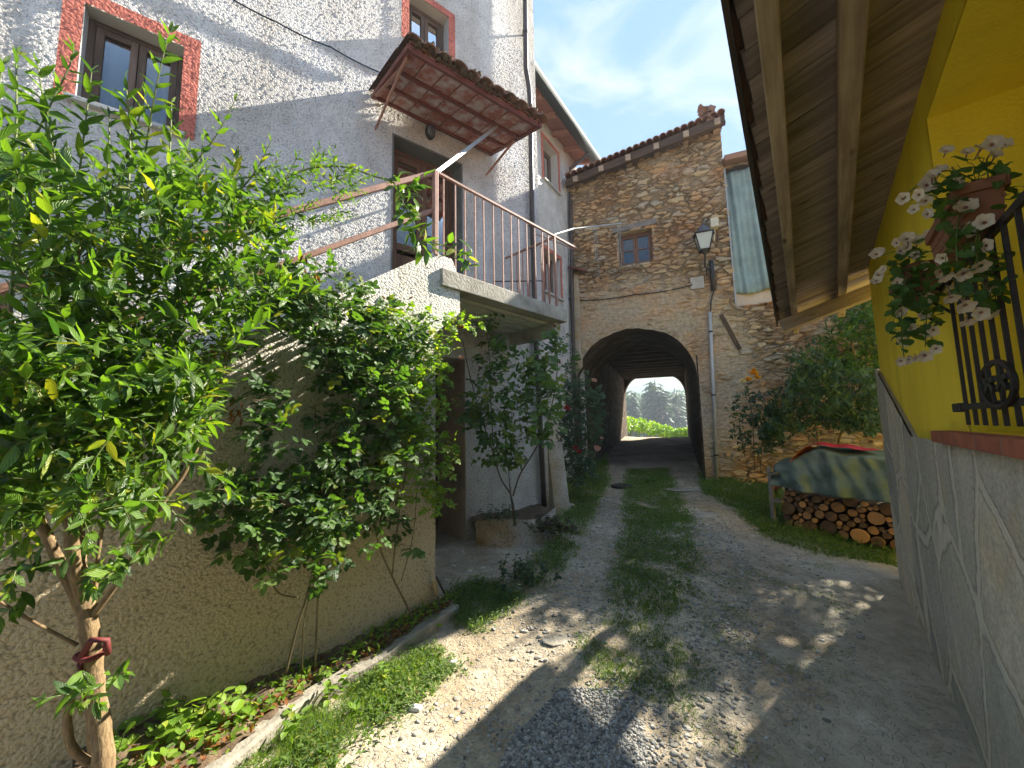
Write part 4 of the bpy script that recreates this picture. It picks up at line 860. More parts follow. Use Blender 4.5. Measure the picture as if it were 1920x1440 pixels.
# ================================================================== YELLOW HOUSE (right)
UC = -.4; J0 = YW.pt(0, 3.12); SLP = .30
def yellow():
    H = thing('yellow_house', 'yellow house with slate clad base, barred window and deep wooden eaves', 'house', YW.pt(-2, .1))
    UB_ = -9.0; z_s = 1.54; wo = (-4.35, YW.uz(1772, 480)[0], z_s, 2.95)
    g = Grid(); g.rect(YW, UB_, UC, .8, 3.4, .12, [wo]); g.build('wall', YEL, H, YW)
    m = MB()
    m.box(YW.pt((UB_ + UC) / 2, 1.5, -3.3), YW.u, YW.n, (0, 0, 1), (UC - UB_) / 2, 3.0, 1.85)
    m.box(YW.pt(UC - .16, 1.5, -.16), YW.u, YW.n, (0, 0, 1), .155, .15, 1.85); m.build('wall', YEL, H)
    r = MB(); reveal(r, YW, *wo, .40, .1, -.003); r.build('window_reveal', YEL, H)
    def ztop(u):
        a = YW.uz(1723, 825)[0]
        return z_s - .055 if u < a else z_s - .055 + (u - a) / (UC - a) * .62
    g = Grid(); us = np.arange(UB_, UC + .031, .028); g.strip(YW, us, lambda u: -.35, ztop, 72, off=.035); g.build('slate_cladding', SLATE, H, YW)
    m = MB(); m.prism([YW.pt(u, z, .022) for u, z in ((UB_, -.35), (UC + .03, -.35), (UC + .03, ztop(UC) - .01), (YW.uz(1723, 825)[0], z_s - .065), (UB_, z_s - .065))], -YW.n * .05)
    m.box(YW.pt(UC + .018, .75, -.4), YW.u, YW.n, (0, 0, 1), .016, .43, 1.25); m.build('cladding_core', plain('slate_edge', (.36, .33, .25), .9, var=.2), H)
    m = MB(); m.box(YW.pt((wo[0] + wo[1]) / 2 + .06, z_s - .028, .0), YW.u, YW.n, (0, 0, 1), (wo[1] - wo[0]) / 2 + .22, .075, .027); m.build('brick_sill', BRICK, H, bevel=.005)
    casement(H, YW, wo[0], wo[1] - .0, wo[2], wo[3], .34, leaves=2, bars=0, wood_=WOODD)
    # ---- roof: boards, purlins, cross beam
    def R(u, n, dz=0): return YW.pt(u, J0[2] - SLP * n + dz, n)
    def eo(u): return .800 + .050 * u
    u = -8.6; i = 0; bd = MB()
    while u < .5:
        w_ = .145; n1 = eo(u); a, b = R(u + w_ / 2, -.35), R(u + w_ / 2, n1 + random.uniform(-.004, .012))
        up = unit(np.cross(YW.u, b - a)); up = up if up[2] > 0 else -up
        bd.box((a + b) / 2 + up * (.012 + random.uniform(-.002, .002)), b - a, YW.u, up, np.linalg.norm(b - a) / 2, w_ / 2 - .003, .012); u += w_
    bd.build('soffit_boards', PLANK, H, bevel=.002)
    m = MB(); a, b = R(-8.6, eo(-8.6) + .02, .03), R(.5, eo(.5) + .02, .03); c, d = R(.5, -3.2, .03), R(-8.6, -3.2, .03); m.prism([a, b, c, d], A3(0, 0, .10))
    rg = R(.5, -3.2, .03); m.prism([c, d, YW.pt(-8.6, 2.9, -6.7), YW.pt(.5, 2.9, -6.7)], A3(0, 0, .10)); m.build('roof', ROOFT, H)
    m = MB(); m.bar(R(-8.6, eo(-8.6) + .03, .02), R(.5, eo(.5) + .03, .02), .02, .09); m.build('drip_edge', PIPE, H)
    for (ua, na, ub, nb, w_) in ((-4.35, .51, -1.5, .605, .062), (-4.04, .228, -1.75, .15, .075)):
        dn_ = (nb - na) / (ub - ua); f = lambda u: na + dn_ * (u - ua)
        p, q = R(-8.5, f(-8.5), -.06), R(1.0, f(-1.0) + .06, -.06); mb = MB(); mb.bar(p, q, w_, .12); mb.build('purlin', BEAMM, H, bevel=.006)
    m = MB(); m.bar(R(-.15, .78, -.19), R(-.15, -.30, -.19), .12, .14); m.build('cross_beam', BEAMM, H, bevel=.006)
    # ---- iron grille in front of the window
    G = thing('window_grille', 'black iron window grille with an oval flower emblem on the yellow house', 'grille', YW.pt(wo[1], z_s, .0))
    zt, zb_ = 2.15, 1.57; go = .03
    xs = [1803, 1822, 1840, 1857, 1878, 1898]; uu = [YW.uz(x, 700, go)[0] for x in xs]; st = (uu[-1] - uu[0]) / 5; us = [uu[0] + st * k for k in range(16)]
    us = [u for u in us if u > wo[0] + .02]
    for u in us: m = MB(); m.bar(YW.pt(u, zb_, go), YW.pt(u, zt, go), .011, .011, YW.u); m.build('bar', IRON, G)
    for z in (1.64, zt): m = MB(); m.bar(YW.pt(wo[1] - .02, z, go), YW.pt(wo[0] + .02, z, go), .012, .022); m.build('crossbar', IRON, G)
    m = MB(); m.box(YW.pt(wo[1] - .06, 1.64, go), YW.u, YW.n, (0, 0, 1), .05, .014, .018); m.build('fixing_plate', IRON, G, bevel=.004)
    ue, zz = YW.uz(1871, 721, go + .01); E = MB(); ru, rz = .145, .070
    k = 24; E.tube([YW.pt(ue + ru * math.cos(t), zz + rz * math.sin(t), go + .012) for t in np.linspace(0, 2 * math.pi, k + 1)], .009, 6)
    for du in (-.058, .058):
        for a in range(5):
            an = a * 2 * math.pi / 5 + .3; c = YW.pt(ue + du, zz + .012, go + .014); e1 = unit(YW.u * math.cos(an) * 1.9 + A3(0, 0, math.sin(an))); e2 = np.cross(YW.n, e1)
            E.box(c + e1 * .024, e1, e2, YW.n, .024, .009, .005)
        E.bar(YW.pt(ue + du, zz, go + .012), YW.pt(ue + du * .6, zz - rz * .8, go + .012), .008, .008)
    E.build('oval_emblem', IRON, G)
    return wo, zt
WO, GT = yellow()
# ================================================================== VEGETATION TOOLS
PROF = {'lance': ([0, .14, .4, .68, .88, 1], [.06, .62, 1, .72, .32, .0]), 'oval': ([0, .12, .35, .65, .88, 1], [.1, .7, 1, .92, .5, .0]),
        'small': ([0, .35, .75, 1], [.15, 1, .75, .0]), 'blade': ([0, .5, 1], [1, .75, .0])}
class LV:
    def __init__(s): s.a = []
    def add(s, P, D, N, L, W, c=None):
        s.a.append((np.asarray(P, float), unit(D), np.asarray(N, float), L, W, rng.random() if c is None else c))
    def extend(s, P, D, N, L, W, c):
        for i in range(len(P)): s.a.append((P[i], D[i], N[i], L[i], W[i], c[i]))
    def build(s, name, m, parent, prof='lance', curl=.18, fold=.14):
        if not s.a: return None
        ts, ws = PROF[prof]; ts = np.array(ts); ws = np.array(ws); k = len(ts)
        P = np.array([a[0] for a in s.a]); D = np.array([a[1] for a in s.a]); N = np.array([a[2] for a in s.a]); L = np.array([a[3] for a in s.a]); W = np.array([a[4] for a in s.a]); C = np.array([a[5] for a in s.a])
        S = np.cross(D, N); S /= np.maximum(np.linalg.norm(S, axis=1, keepdims=True), 1e-6); N = np.cross(S, D); n = len(P)
        cu = curl * (.4 + 1.2 * rng.random(n)); fo = fold * (.3 + 1.4 * rng.random(n)); wv = rng.normal(0, .03, (n, k))
        mid = P[:, None] + D[:, None] * (L[:, None] * ts)[..., None] + N[:, None] * (L[:, None] * (-cu[:, None] * ts ** 2 + wv * (ts > 0)))[..., None]
        half = (W[:, None] * ws / 2)[..., None]; up = N[:, None] * (half * fo[:, None, None] * 2)
        V = np.stack([mid - S[:, None] * half + up, mid, mid + S[:, None] * half + up], 2)   # n,k,3,3
        A = np.zeros((n, k, 3, 3)); A[..., 0] = C[:, None, None]; A[:, :, 0, 1] = -1; A[:, :, 2, 1] = 1; A[..., 2] = ts[None, :, None]
        q = []
        for i in range(k - 1):
            for j in range(2): q.append((i * 3 + j, i * 3 + j + 1, (i + 1) * 3 + j + 1, (i + 1) * 3 + j))
        q = np.array(q); Fq = (q[None] + (np.arange(n) * k * 3)[:, None, None]).reshape(-1, 4)
        return mkmesh(name, V.reshape(-1, 3), Fq, m, parent, True, attrs={'lf': A.reshape(-1, 3)})
def rv(s=1): return rng.normal(0, s, 3)
def smooth(pts, n=6):
    pts = [np.asarray(p, float) for p in pts]; out = []
    for i in range(len(pts) - 1):
        p0 = pts[max(i - 1, 0)]; p1 = pts[i]; p2 = pts[i + 1]; p3 = pts[min(i + 2, len(pts) - 1)]
        for k in range(n):
            t = k / n; out.append(.5 * ((2 * p1) + (-p0 + p2) * t + (2 * p0 - 5 * p1 + 4 * p2 - p3) * t * t + (-p0 + 3 * p1 - 3 * p2 + p3) * t ** 3))
    out.append(pts[-1]); return out
def shoot(lv, mb, pts, r, gap, L, W, ang=.9, tipsmall=True, opp=True, start=.0, seg=5, up=.35, lens=None):
    """a leafy shoot: leaves in opposite or alternate pairs along a polyline"""
    pts = [np.asarray(p, float) for p in pts]; seglen = [np.linalg.norm(pts[i + 1] - pts[i]) for i in range(len(pts) - 1)]; T = sum(seglen)
    if mb is not None: n = len(pts); mb.tube(pts, [r * (1 - .7 * i / (n - 1)) for i in range(n)], seg, False)
    s = start * T; ph = rng.random() * 6
    while s < T:
        a = s; i = 0
        while i < len(seglen) - 1 and a > seglen[i]: a -= seglen[i]; i += 1
        d = unit(pts[i + 1] - pts[i]); p = pts[i] + d * a; f = s / T
        e = unit(np.cross(d, rv())) if True else 0
        k = L * ((1 - .45 * f ** 3) if tipsmall else 1) * rng.uniform(.7, 1.15)
        for sg in ((1, -1) if opp else (1,)):
            side = unit(np.cross(d, A3(math.cos(ph), math.sin(ph), .3))) * sg
            D = unit(d * math.cos(ang) + side * math.sin(ang) + A3(0, 0, rng.uniform(-.25, .15)) + rv(.12))
            Nn = unit(A3(0, 0, 1) * (1 - up) + d * up + rv(.25)); lv.add(p, D, Nn, k, W / L * k * rng.uniform(.85, 1.15))
        ph += 1.57 + rng.normal(0, .3) if opp else 2.4; s += gap * rng.uniform(.75, 1.25)
    for q in range(2): lv.add(pts[-1], unit(unit(pts[-1] - pts[-2]) + rv(.3)), unit(rv() + A3(0, 0, 1)), L * .5, W * .45)
def compound(lv, p, D, Nn, L, W, stem=None):
    """a rose leaf: five leaflets on a thin stalk"""
    D = unit(D); Nn = unit(Nn - D * (D @ Nn)); S = np.cross(D, Nn); T = L * 1.9
    if stem is not None: stem.tube([p, p + D * T], .0012, 3, False)
    c = rng.random()
    lv.add(p + D * T, D - Nn * .15 + rv(.08), Nn, L, W, c)
    for f in (.92, .5):
        for s in (1, -1): lv.add(p + D * T * f, unit(D * .45 + S * s - Nn * .1 + rv(.1)), unit(Nn + rv(.15)), L * (.92 if f > .7 else .75), W * (.92 if f > .7 else .78), c)
def inpoly(x, y, P):
    P = np.asarray(P, float); x = np.asarray(x, float); y = np.asarray(y, float); r = np.zeros(x.shape, bool); j = len(P) - 1
    for i in range(len(P)):
        c = ((P[i, 1] > y) != (P[j, 1] > y)) & (x < (P[j, 0] - P[i, 0]) * (y - P[i, 1]) / (P[j, 1] - P[i, 1] + 1e-12) + P[i, 0]); r ^= c; j = i
    return r
def sample_px(poly, n):
    P = np.asarray(poly, float); lo, hi = P.min(0), P.max(0); out = []
    while len(out) < n:
        q = lo + rng.random((n * 2, 2)) * (hi - lo); out += [tuple(a) for a in q[inpoly(q[:, 0], q[:, 1], P)]]
    return out[:n]
def og(px, py, dz=0):
    z = 0.
    for _ in range(12):
        p = onz(px, py, z); z = .5 * z + .5 * (ghf(p[0], p[1]) + dz)
    return A3(p[0], p[1], ghf(p[0], p[1]) + dz)
def gpoly(px): return np.array([og(*p)[:2] for p in px])
def sample_g(poly, n):
    lo, hi = poly.min(0), poly.max(0); out = np.zeros((0, 2))
    while len(out) < n: q = lo + rng.random((n * 2 + 50, 2)) * (hi - lo); out = np.vstack([out, q[inpoly(q[:, 0], q[:, 1], poly)]])
    return out[:n]
def stdepth(px, py, back=.1): return float(ST.hit(px, py)[1]) - back
# ================================================================== BIG SHRUB (left)
def big_shrub():
    base = at(192, 1440, 1.70); base[2] = .02
    S = thing('leafy_shrub', 'tall bright green shrub with long pointed leaves and a pale forked trunk at the left', 'shrub', base)
    tr = MB()
    def T(pts, r0, r1, seg=9, m=tr):
        q = smooth([at(*p) for p in pts], 5); n = len(q); rr = [(r0 + (r1 - r0) * i / (n - 1)) * (1 + .08 * math.sin(i * 1.9 + px_)) for i in range(n)]; m.tube(q, rr, seg); return q
    px_ = .3
    T([(195, 1500, 1.66), (193, 1400, 1.68), (178, 1290, 1.70), (172, 1220, 1.70), (160, 1130, 1.70)], .034, .030, 12)
    T([(160, 1135, 1.70), (140, 1060, 1.66), (132, 960, 1.62), (135, 840, 1.60), (140, 700, 1.60), (142, 560, 1.60), (148, 420, 1.60)], .026, .007)
    T([(158, 1150, 1.70), (105, 1040, 1.66), (72, 970, 1.62), (30, 900, 1.55), (10, 780, 1.5), (20, 560, 1.5)], .022, .007)
    T([(170, 1160, 1.70), (235, 1070, 1.72), (300, 950, 1.76), (350, 880, 1.82), (400, 760, 1.9), (430, 640, 2.0), (450, 520, 2.1)], .012, .005)
    T([(165, 1140, 1.70), (150, 1000, 1.75), (170, 870, 1.78), (200, 700, 1.8), (235, 560, 1.8), (262, 440, 1.8)], .018, .006)
    T([(145, 1210, 1.70), (70, 1170, 1.66), (0, 1128, 1.6), (-60, 1090, 1.55)], .007, .004, 6)
    T([(178, 1160, 1.71), (182, 1060, 1.74), (200, 950, 1.78), (240, 820, 1.85), (300, 690, 1.9), (330, 560, 1.9)], .008, .004, 6)
    T([(60, 985, 1.62), (20, 982, 1.58), (-30, 960, 1.5)], .006, .003, 6)
    T([(140, 1280, 1.67), (126, 1340, 1.66), (134, 1400, 1.66), (168, 1432, 1.68)], .014, .015)
    T([(168, 1330, 1.78), (172, 1400, 1.78), (176, 1450, 1.78)], .014, .015)
    tr.build('trunk', BARK, S, True)
    lv = LV(); mb = MB()
    main = [([(20, 560, 1.5), (45, 300, 1.5), (75, 240, 1.5), (100, 185, 1.5), (128, 130, 1.5), (138, 95, 1.5)], .11),
            ([(142, 500, 1.6), (145, 390, 1.6), (152, 300, 1.58), (163, 210, 1.55), (172, 135, 1.55)], .11),
            ([(262, 440, 1.8), (266, 350, 1.7), (278, 250, 1.65), (296, 150, 1.6), (318, 60, 1.6)], .12),
            ([(210, 420, 1.7), (232, 310, 1.65), (255, 240, 1.62), (272, 180, 1.6)], .10),
            ([(320, 430, 1.9), (335, 340, 1.85), (370, 300, 1.85), (405, 255, 1.85), (440, 190, 1.85)], .09),
            ([(400, 430, 2.0), (440, 370, 2.0), (480, 320, 2.0), (508, 265, 2.0)], .08),
            ([(0, 420, 1.35), (-10, 300, 1.3), (-5, 180, 1.3), (5, 120, 1.3)], .10),
            ([(330, 640, 1.9), (355, 520, 1.88), (400, 460, 1.9), (440, 420, 1.95)], .09),
            ([(80, 560, 1.45), (95, 470, 1.42), (60, 400, 1.4), (20, 350, 1.35)], .10),
            ([(140, 880, 1.55), (141, 760, 1.5), (143, 640, 1.48), (146, 560, 1.46)], .11), ([(170, 700, 1.5), (195, 620, 1.48), (225, 530, 1.46), (240, 480, 1.45)], .11),
            ([(230, 700, 1.7), (290, 640, 1.66), (350, 580, 1.64), (390, 520, 1.64)], .10)]
    for (x0, y0, x1, y1, d, L) in ((60, 420, 30, 215, 1.4, .11), (110, 420, 92, 235, 1.45, .10), (190, 400, 205, 215, 1.55, .10), (300, 420, 322, 190, 1.7, .10), (240, 380, 236, 150, 1.6, .11), (350, 430, 380, 265, 1.85, .09), (90, 330, 70, 120, 1.5, .11), (20, 400, 30, 100, 1.35, .10), (470, 430, 560, 290, 2.1, .075)):
        main.append(([(x0, y0, d), ((x0 + x1) / 2 + 6, (y0 + y1) / 2, d), (x1, y1, d)], L))
    for pts, L in main: shoot(lv, mb, smooth([at(*p) for p in pts], 4), .006, .052, L, L * .30, .75, start=.15)
    reg = [[(0, 330), (60, 300), (160, 330), (300, 320), (430, 340), (520, 400), (540, 500), (560, 570), (470, 640), (400, 720), (370, 830), (320, 900), (200, 950), (80, 960), (-40, 940), (-40, 400)]]
    for (px, py) in sample_px(reg[0], 500):
        wall = stdepth(px, py, .12) if py > 480 else 9
        dmax = min(wall, 1.5 + .0012 * max(px, 0) + .45); dmin = max(1.12, min(dmax - .1, 1.15 + .0010 * max(px, 0)))
        d = rng.uniform(dmin, dmax); p = at(px, py, d); dr = unit(A3(rng.normal(.1, .5), rng.normal(-.1, .4), rng.uniform(.1, 1.3))); ln = rng.uniform(.12, .26); L = rng.uniform(.070, .120)
        q = [p, p + dr * ln * .5 + rv(.01), p + dr * ln + A3(0, 0, -.02)]; shoot(lv, mb, q, .0028, .042, L, L * .32, .8, seg=4)
    for (px, py) in sample_px([(-40, 620), (300, 640), (420, 700), (380, 820), (330, 900), (200, 960), (80, 970), (-40, 980)], 230):
        dmax = stdepth(px, py, .12); p = at(px, py, rng.uniform(max(1.15, dmax - .7), dmax)); dr = unit(A3(rng.normal(.1, .6), rng.normal(-.2, .4), rng.uniform(-.7, .7))); ln = rng.uniform(.10, .22); L = rng.uniform(.065, .10)
        shoot(lv, mb, [p, p + dr * ln * .5, p + dr * ln + A3(0, 0, -.03)], .0028, .045, L, L * .34, .8, seg=4)
    for (px, py) in sample_px([(380, 330), (520, 330), (600, 300), (690, 300), (660, 350), (600, 420), (520, 460), (400, 470)], 60):
        p = at(px, py, rng.uniform(2.0, 2.4)); dr = unit(A3(rng.normal(.6, .4), rng.normal(.1, .3), rng.uniform(-.2, .7))); shoot(lv, mb, [p, p + dr * .07, p + dr * .15], .002, .03, .055, .015, .7, seg=4)
    for (px, py) in sample_px([(-40, 960), (60, 960), (130, 1060), (60, 1160), (-40, 1140)], 9) + sample_px([(150, 1010), (240, 1020), (220, 1110), (160, 1100)], 7) + sample_px([(120, 1260), (210, 1230), (210, 1300), (130, 1330)], 5) + sample_px([(280, 960), (340, 960), (330, 1010), (290, 1000)], 4):
        p = at(px, py, rng.uniform(1.5, 1.68)); dr = unit(A3(rng.normal(0, .6), -.3, rng.uniform(-.7, .4))); shoot(lv, mb, [p, p + dr * .05, p + dr * .10], .002, .03, .08, .03, .8, seg=4)
    # arching branch that crosses to the balcony corner
    arc = smooth([at(345, 560, 2.0), at(420, 460, 2.1), at(480, 380, 2.2), at(560, 322, 2.35), at(640, 312, 2.5), at(700, 330, 2.6), at(740, 345, 2.65), at(765, 400, 2.68), at(800, 448, 2.7), at(850, 466, 2.72), at(890, 486, 2.75)], 5)
    mb.tube(arc, [.009 * (1 - .75 * i / len(arc)) for i in range(len(arc))], 6)
    shoot(lv, None, arc[5:], .001, .06, .07, .02, .9)
    for (cx, cy, n, L) in ((775, 350, 16, .13), (765, 395, 14, .13), (785, 430, 12, .15), (800, 460, 8, .13), (845, 470, 7, .14), (885, 485, 6, .13), (745, 340, 8, .11), (600, 300, 8, .08), (660, 315, 9, .08), (640, 345, 8, .07)):
        for _ in range(n):
            p = at(cx + rng.normal(0, 9), cy + rng.normal(0, 9), 2.68 if cx > 700 else 2.5); D = unit(A3(rng.normal(0, .8), rng.normal(-.2, .5), rng.normal(-.35, .45))); lv.add(p, D, unit(A3(.3, -.3, 1) + rv(.4)), L * rng.uniform(.7, 1.1), L * .36)
    lv.build('foliage', LEAF_A, S, 'lance', .22, .16); mb.build('twigs', STEM, S)
    # old plum-coloured leaves caught in the crown
    dl = LV()
    for (cx, cy) in ((400, 655), (392, 690), (445, 762), (440, 775), (565, 500), (590, 510), (410, 560), (250, 880)):
        for _ in range(9): p = at(cx + rng.normal(0, 6), cy + rng.normal(0, 12), stdepth(cx, cy, .35) if cy > 480 else 2.2); dl.add(p, unit(A3(rng.normal(0, .3), rng.normal(0, .3), -1)), rv(), .045, .014)
    dl.build('withered_flowers', DRYL, S, 'small', .4)
    st = MB(); c = at(172, 1225, 1.70)
    R_ = .045; st.tube([c + A3(R_ * math.cos(t), R_ * math.sin(t), .004 * math.sin(2 * t) + .0) for t in np.linspace(0, 6.28, 18)], .010, 6)
    st.tube([at(150, 1235, 1.66), at(172, 1200, 1.655), at(200, 1200, 1.67), at(202, 1225, 1.7)], .012, 6); st.bar(at(150, 1238, 1.67), at(165, 1320, 1.69), .05, .008)
    tag(st.build('red_strap', plain('strap_red', (.13, .02, .018), .7), None, True), 'dark red cloth strap tied round the trunk of the tall green shrub', 'strap')
big_shrub()
# ================================================================== ROSES
def bloom(name, c, r, m, parent, n=14, facing=(0, -.5, .6)):
    """a rose: layered cupped petals"""
    lv = LV(); ax = unit(facing)
    for i in range(n):
        f = i / n; a = i * 2.4; e1 = unit(np.cross(ax, (.3, .2, 1))); e2 = np.cross(ax, e1); o = e1 * math.cos(a) + e2 * math.sin(a)
        D = unit(o * (.35 + .75 * f) + ax * (1.1 - .9 * f)); lv.add(np.asarray(c) + o * r * .12, D, unit(ax - o * .8), r * (.75 + .35 * f), r * (.8 + .3 * f), rng.random())
    return lv.build(name, m, parent, 'oval', -.45, -.3)
def rose(name, label, basept, canes, region, nleaf, dfun, L, mat, flowers=(), fr=.03, group=None, cane_r=.008, stemm=None):
    S = thing(name, label, 'rose bush', basept, group); cb = MB(); lv = LV()
    for pts, r in canes: q = smooth([np.asarray(p, float) for p in pts], 5); cb.tube(q, [r * (1 - .6 * i / (len(q) - 1)) for i in range(len(q))], 7)
    for poly, n in zip(region, nleaf):
        for (px, py) in sample_px(poly, n):
            p = at(px, py, dfun(px, py)); dr = unit(A3(rng.normal(0, .6), rng.normal(-.35, .5), rng.normal(.15, .6))); k = rng.integers(2, 5); ln = L * rng.uniform(1.2, 2.6)
            cb.tube([p, p + dr * ln], [.0022, .0012], 4, False)
            for j in range(k):
                pp = p + dr * ln * (j + .6) / k; D = unit(rv(.7) + dr * .5 + A3(0, -.25, -.1)); compound(lv, pp, D, unit(A3(.1, -.35, .9) + rv(.35)), L * rng.uniform(.7, 1.15), L * .66, None)
    cb.build('canes', stemm or STEMR, S, True); lv.build('foliage', mat, S, 'oval', .12, .12)
    for (px, py, d, r, m) in flowers: bloom('bloom', at(px, py, d), r, m, S)
    return S
dB = lambda px, py: stdepth(px, py, rng.uniform(.04, .42)) if px < 820 else rng.uniform(3.0, 3.35)
W1 = lambda px, py, b=.12: at(px, py, stdepth(px, py, b))
rose('climbing_rose', 'bushy climbing rose with small bright leaves covering the stair wall, bare canes below', og(560, 1265, .05),
     [([W1(536, 1262), W1(556, 1180), W1(585, 1080), W1(598, 1000), W1(600, 900), W1(590, 760)], .008), ([W1(590, 1262), W1(596, 1120), W1(600, 960), W1(640, 820), W1(660, 700)], .007), ([W1(566, 1262), W1(572, 1150), W1(602, 1060)], .005),
      ([W1(560, 1120), W1(520, 1110), W1(500, 1060), W1(470, 1010), W1(440, 930)], .006)],
     [[(610, 560), (700, 580), (790, 600), (805, 640), (790, 760), (745, 850), (710, 930), (660, 975), (610, 1010), (570, 980), (565, 900), (620, 830), (640, 720), (590, 640)], [(480, 500), (640, 520), (720, 580), (640, 620), (520, 600), (440, 560)], [(395, 905), (450, 860), (540, 870), (590, 950), (575, 1030), (510, 1055), (430, 1040)], [(585, 960), (640, 950), (645, 1080), (595, 1090)], [(430, 740), (520, 720), (560, 800), (480, 830)], [(690, 940), (760, 900), (770, 1010), (715, 1040)]],
     [330, 80, 85, 18, 16, 14], dB, .054, LEAF_B, [(730, 700, 2.9, .03, DRYL), (620, 645, 2.5, .025, DRYL)])
rose('climbing_rose', 'light green climbing rose at the stair wall corner, its shoots reaching toward the balcony slab', og(785, 1190, .05),
     [([W1(785, 1185), W1(760, 1130), W1(735, 1080), W1(705, 1000), W1(715, 900), W1(740, 760)], .009), ([W1(735, 1080), W1(748, 960), W1(765, 850), W1(770, 700)], .006), ([W1(752, 1090, .2), W1(775, 1000, .2), W1(785, 880, .2), W1(800, 760, .2)], .004),
      ([W1(790, 700), at(830, 640, 3.3), at(880, 600, 3.35), at(910, 585, 3.4)], .003)],
     [[(700, 590), (860, 580), (910, 590), (890, 615), (840, 640), (825, 700), (820, 800), (810, 900), (760, 930), (700, 900), (740, 800)], [(815, 640), (838, 660), (835, 760), (818, 800)], [(780, 780), (835, 800), (850, 870), (835, 940), (800, 960), (790, 860)]],
     [200, 22, 50], lambda px, py: stdepth(min(px, 800), py, rng.uniform(.03, .30)) + .002 * max(0, px - 800), .040, LEAF_F,
     [(865, 615, 3.35, .03, DRYL), (865, 672, 3.4, .026, PETK), (690, 545, 3.2, .03, DRYL), (768, 560, 3.3, .03, DRYL), (660, 690, 2.7, .025, PETK), (718, 560, 3.1, .022, DRYL)])
dC = lambda px, py: rng.uniform(4.25, 4.85)
rose('rose_bush', 'rose bush with dark rounded leaves in the raised plaster bed beside the drainpipe', at(965, 975, 4.75),
     [([at(966, 985, 4.72), at(962, 950, 4.7), at(957, 925, 4.7)], .022), ([at(957, 925, 4.7), at(938, 895, 4.65), at(925, 850, 4.6), at(905, 790, 4.6), at(880, 700, 4.55), at(868, 640, 4.5)], .010),
      ([at(962, 930, 4.7), at(975, 890, 4.65), at(1005, 840, 4.6), at(1030, 780, 4.6), at(1045, 690, 4.65), at(1040, 620, 4.7)], .010), ([at(957, 925, 4.7), at(955, 900, 4.66), at(953, 880, 4.6)], .008),
      ([at(925, 850, 4.6), at(920, 740, 4.5), at(915, 640, 4.45), at(905, 590, 4.4)], .006)],
     [[(890, 700), (925, 650), (960, 690), (1000, 650), (1040, 620), (1055, 700), (1045, 800), (1020, 830), (985, 850), (960, 870), (920, 860), (880, 790)], [(895, 590), (945, 600), (930, 680), (900, 670)], [(862, 760), (900, 755), (890, 800)]],
     [120, 14, 6], dC, .076, LEAF_M, [(1040, 612, 4.6, .02, DRYL), (900, 690, 4.4, .02, DRYL)], .03, None, .01)
rose('rose_bush', 'dense dark rose bush with red and peach blooms at the left foot of the arch', og(1090, 905),
     [([og(1085, 905), at(1085, 830, 6.5), at(1075, 740, 6.4), at(1070, 660, 6.4)], .010), ([og(1095, 900), at(1105, 820, 6.6), at(1112, 740, 6.6)], .009), ([og(1075, 910), at(1065, 800, 6.2), at(1060, 690, 6.2)], .007)],
     [[(1050, 740), (1075, 700), (1105, 725), (1128, 745), (1128, 800), (1110, 835), (1115, 880), (1080, 905), (1055, 890), (1048, 800)], [(1060, 620), (1078, 640), (1080, 720), (1062, 720)]],
     [330, 16], lambda px, py: rng.uniform(6.1, 7.1), .050, LEAF_C,
     [(1063, 766, 6.05, .05, PETR), (1078, 840, 6.05, .045, PETR), (1086, 848, 6.05, .04, PETR), (1114, 714, 6.2, .045, PETK), (1120, 842, 6.05, .055, PETK), (1128, 822, 6.1, .03, PETK), (1048, 680, 6.1, .03, PETR)])
rose('rose_bush', 'loose rose bush with orange and yellow blooms against the stone wall', og(1410, 895),
     [([og(1415, 900), at(1412, 800, 6.6), at(1404, 740, 6.5), at(1402, 715, 6.5)], .008), ([og(1425, 900), at(1430, 820, 6.6), at(1440, 760, 6.6)], .007), ([og(1405, 900), at(1392, 830, 6.5), at(1385, 780, 6.5)], .006)],
     [[(1372, 760), (1400, 730), (1425, 722), (1450, 760), (1462, 830), (1430, 850), (1385, 830)]], [90], lambda px, py: rng.uniform(6.2, 6.8), .048, LEAF_C,
     [(1414, 701, 6.4, .065, PETO), (1420, 709, 6.4, .055, PETO), (1403, 712, 6.4, .055, PETO), (1392, 716, 6.4, .05, petal('petal_yellow', (.8, .62, .2), (.85, .75, .4))), (1413, 693, 6.4, .03, PETO)])
# ================================================================== SHRUBS AND TREES (right and behind)
def leafy(name, label, cat, base, stems, region, n, dfun, L, mat, prof='lance', trunk_m=None, ratio=.34, group=None, gap=.035, ln=(.15, .35)):
    S = thing(name, label, cat, base, group); tb_ = MB(); lv = LV(); mb = MB()
    for pts, r in stems: q = smooth([np.asarray(p, float) for p in pts], 4); tb_.tube(q, [r * (1 - .65 * i / (len(q) - 1)) for i in range(len(q))], 8)
    for poly, k in zip(region, n):
        for (px, py) in sample_px(poly, k):
            p = at(px, py, dfun(px, py)); dr = unit(A3(rng.normal(-.1, .5), rng.normal(-.3, .5), rng.uniform(-.2, .9))); l = rng.uniform(*ln); shoot(lv, mb, [p, p + dr * l * .5 + rv(.01), p + dr * l], .003, gap, L * rng.uniform(.8, 1.1), L * ratio, .8, seg=3)
    tb_.build('trunk', trunk_m or BARK, S, True); mb.build('twigs', STEM, S); lv.build('crown', mat, S, prof, .2, .12); return S
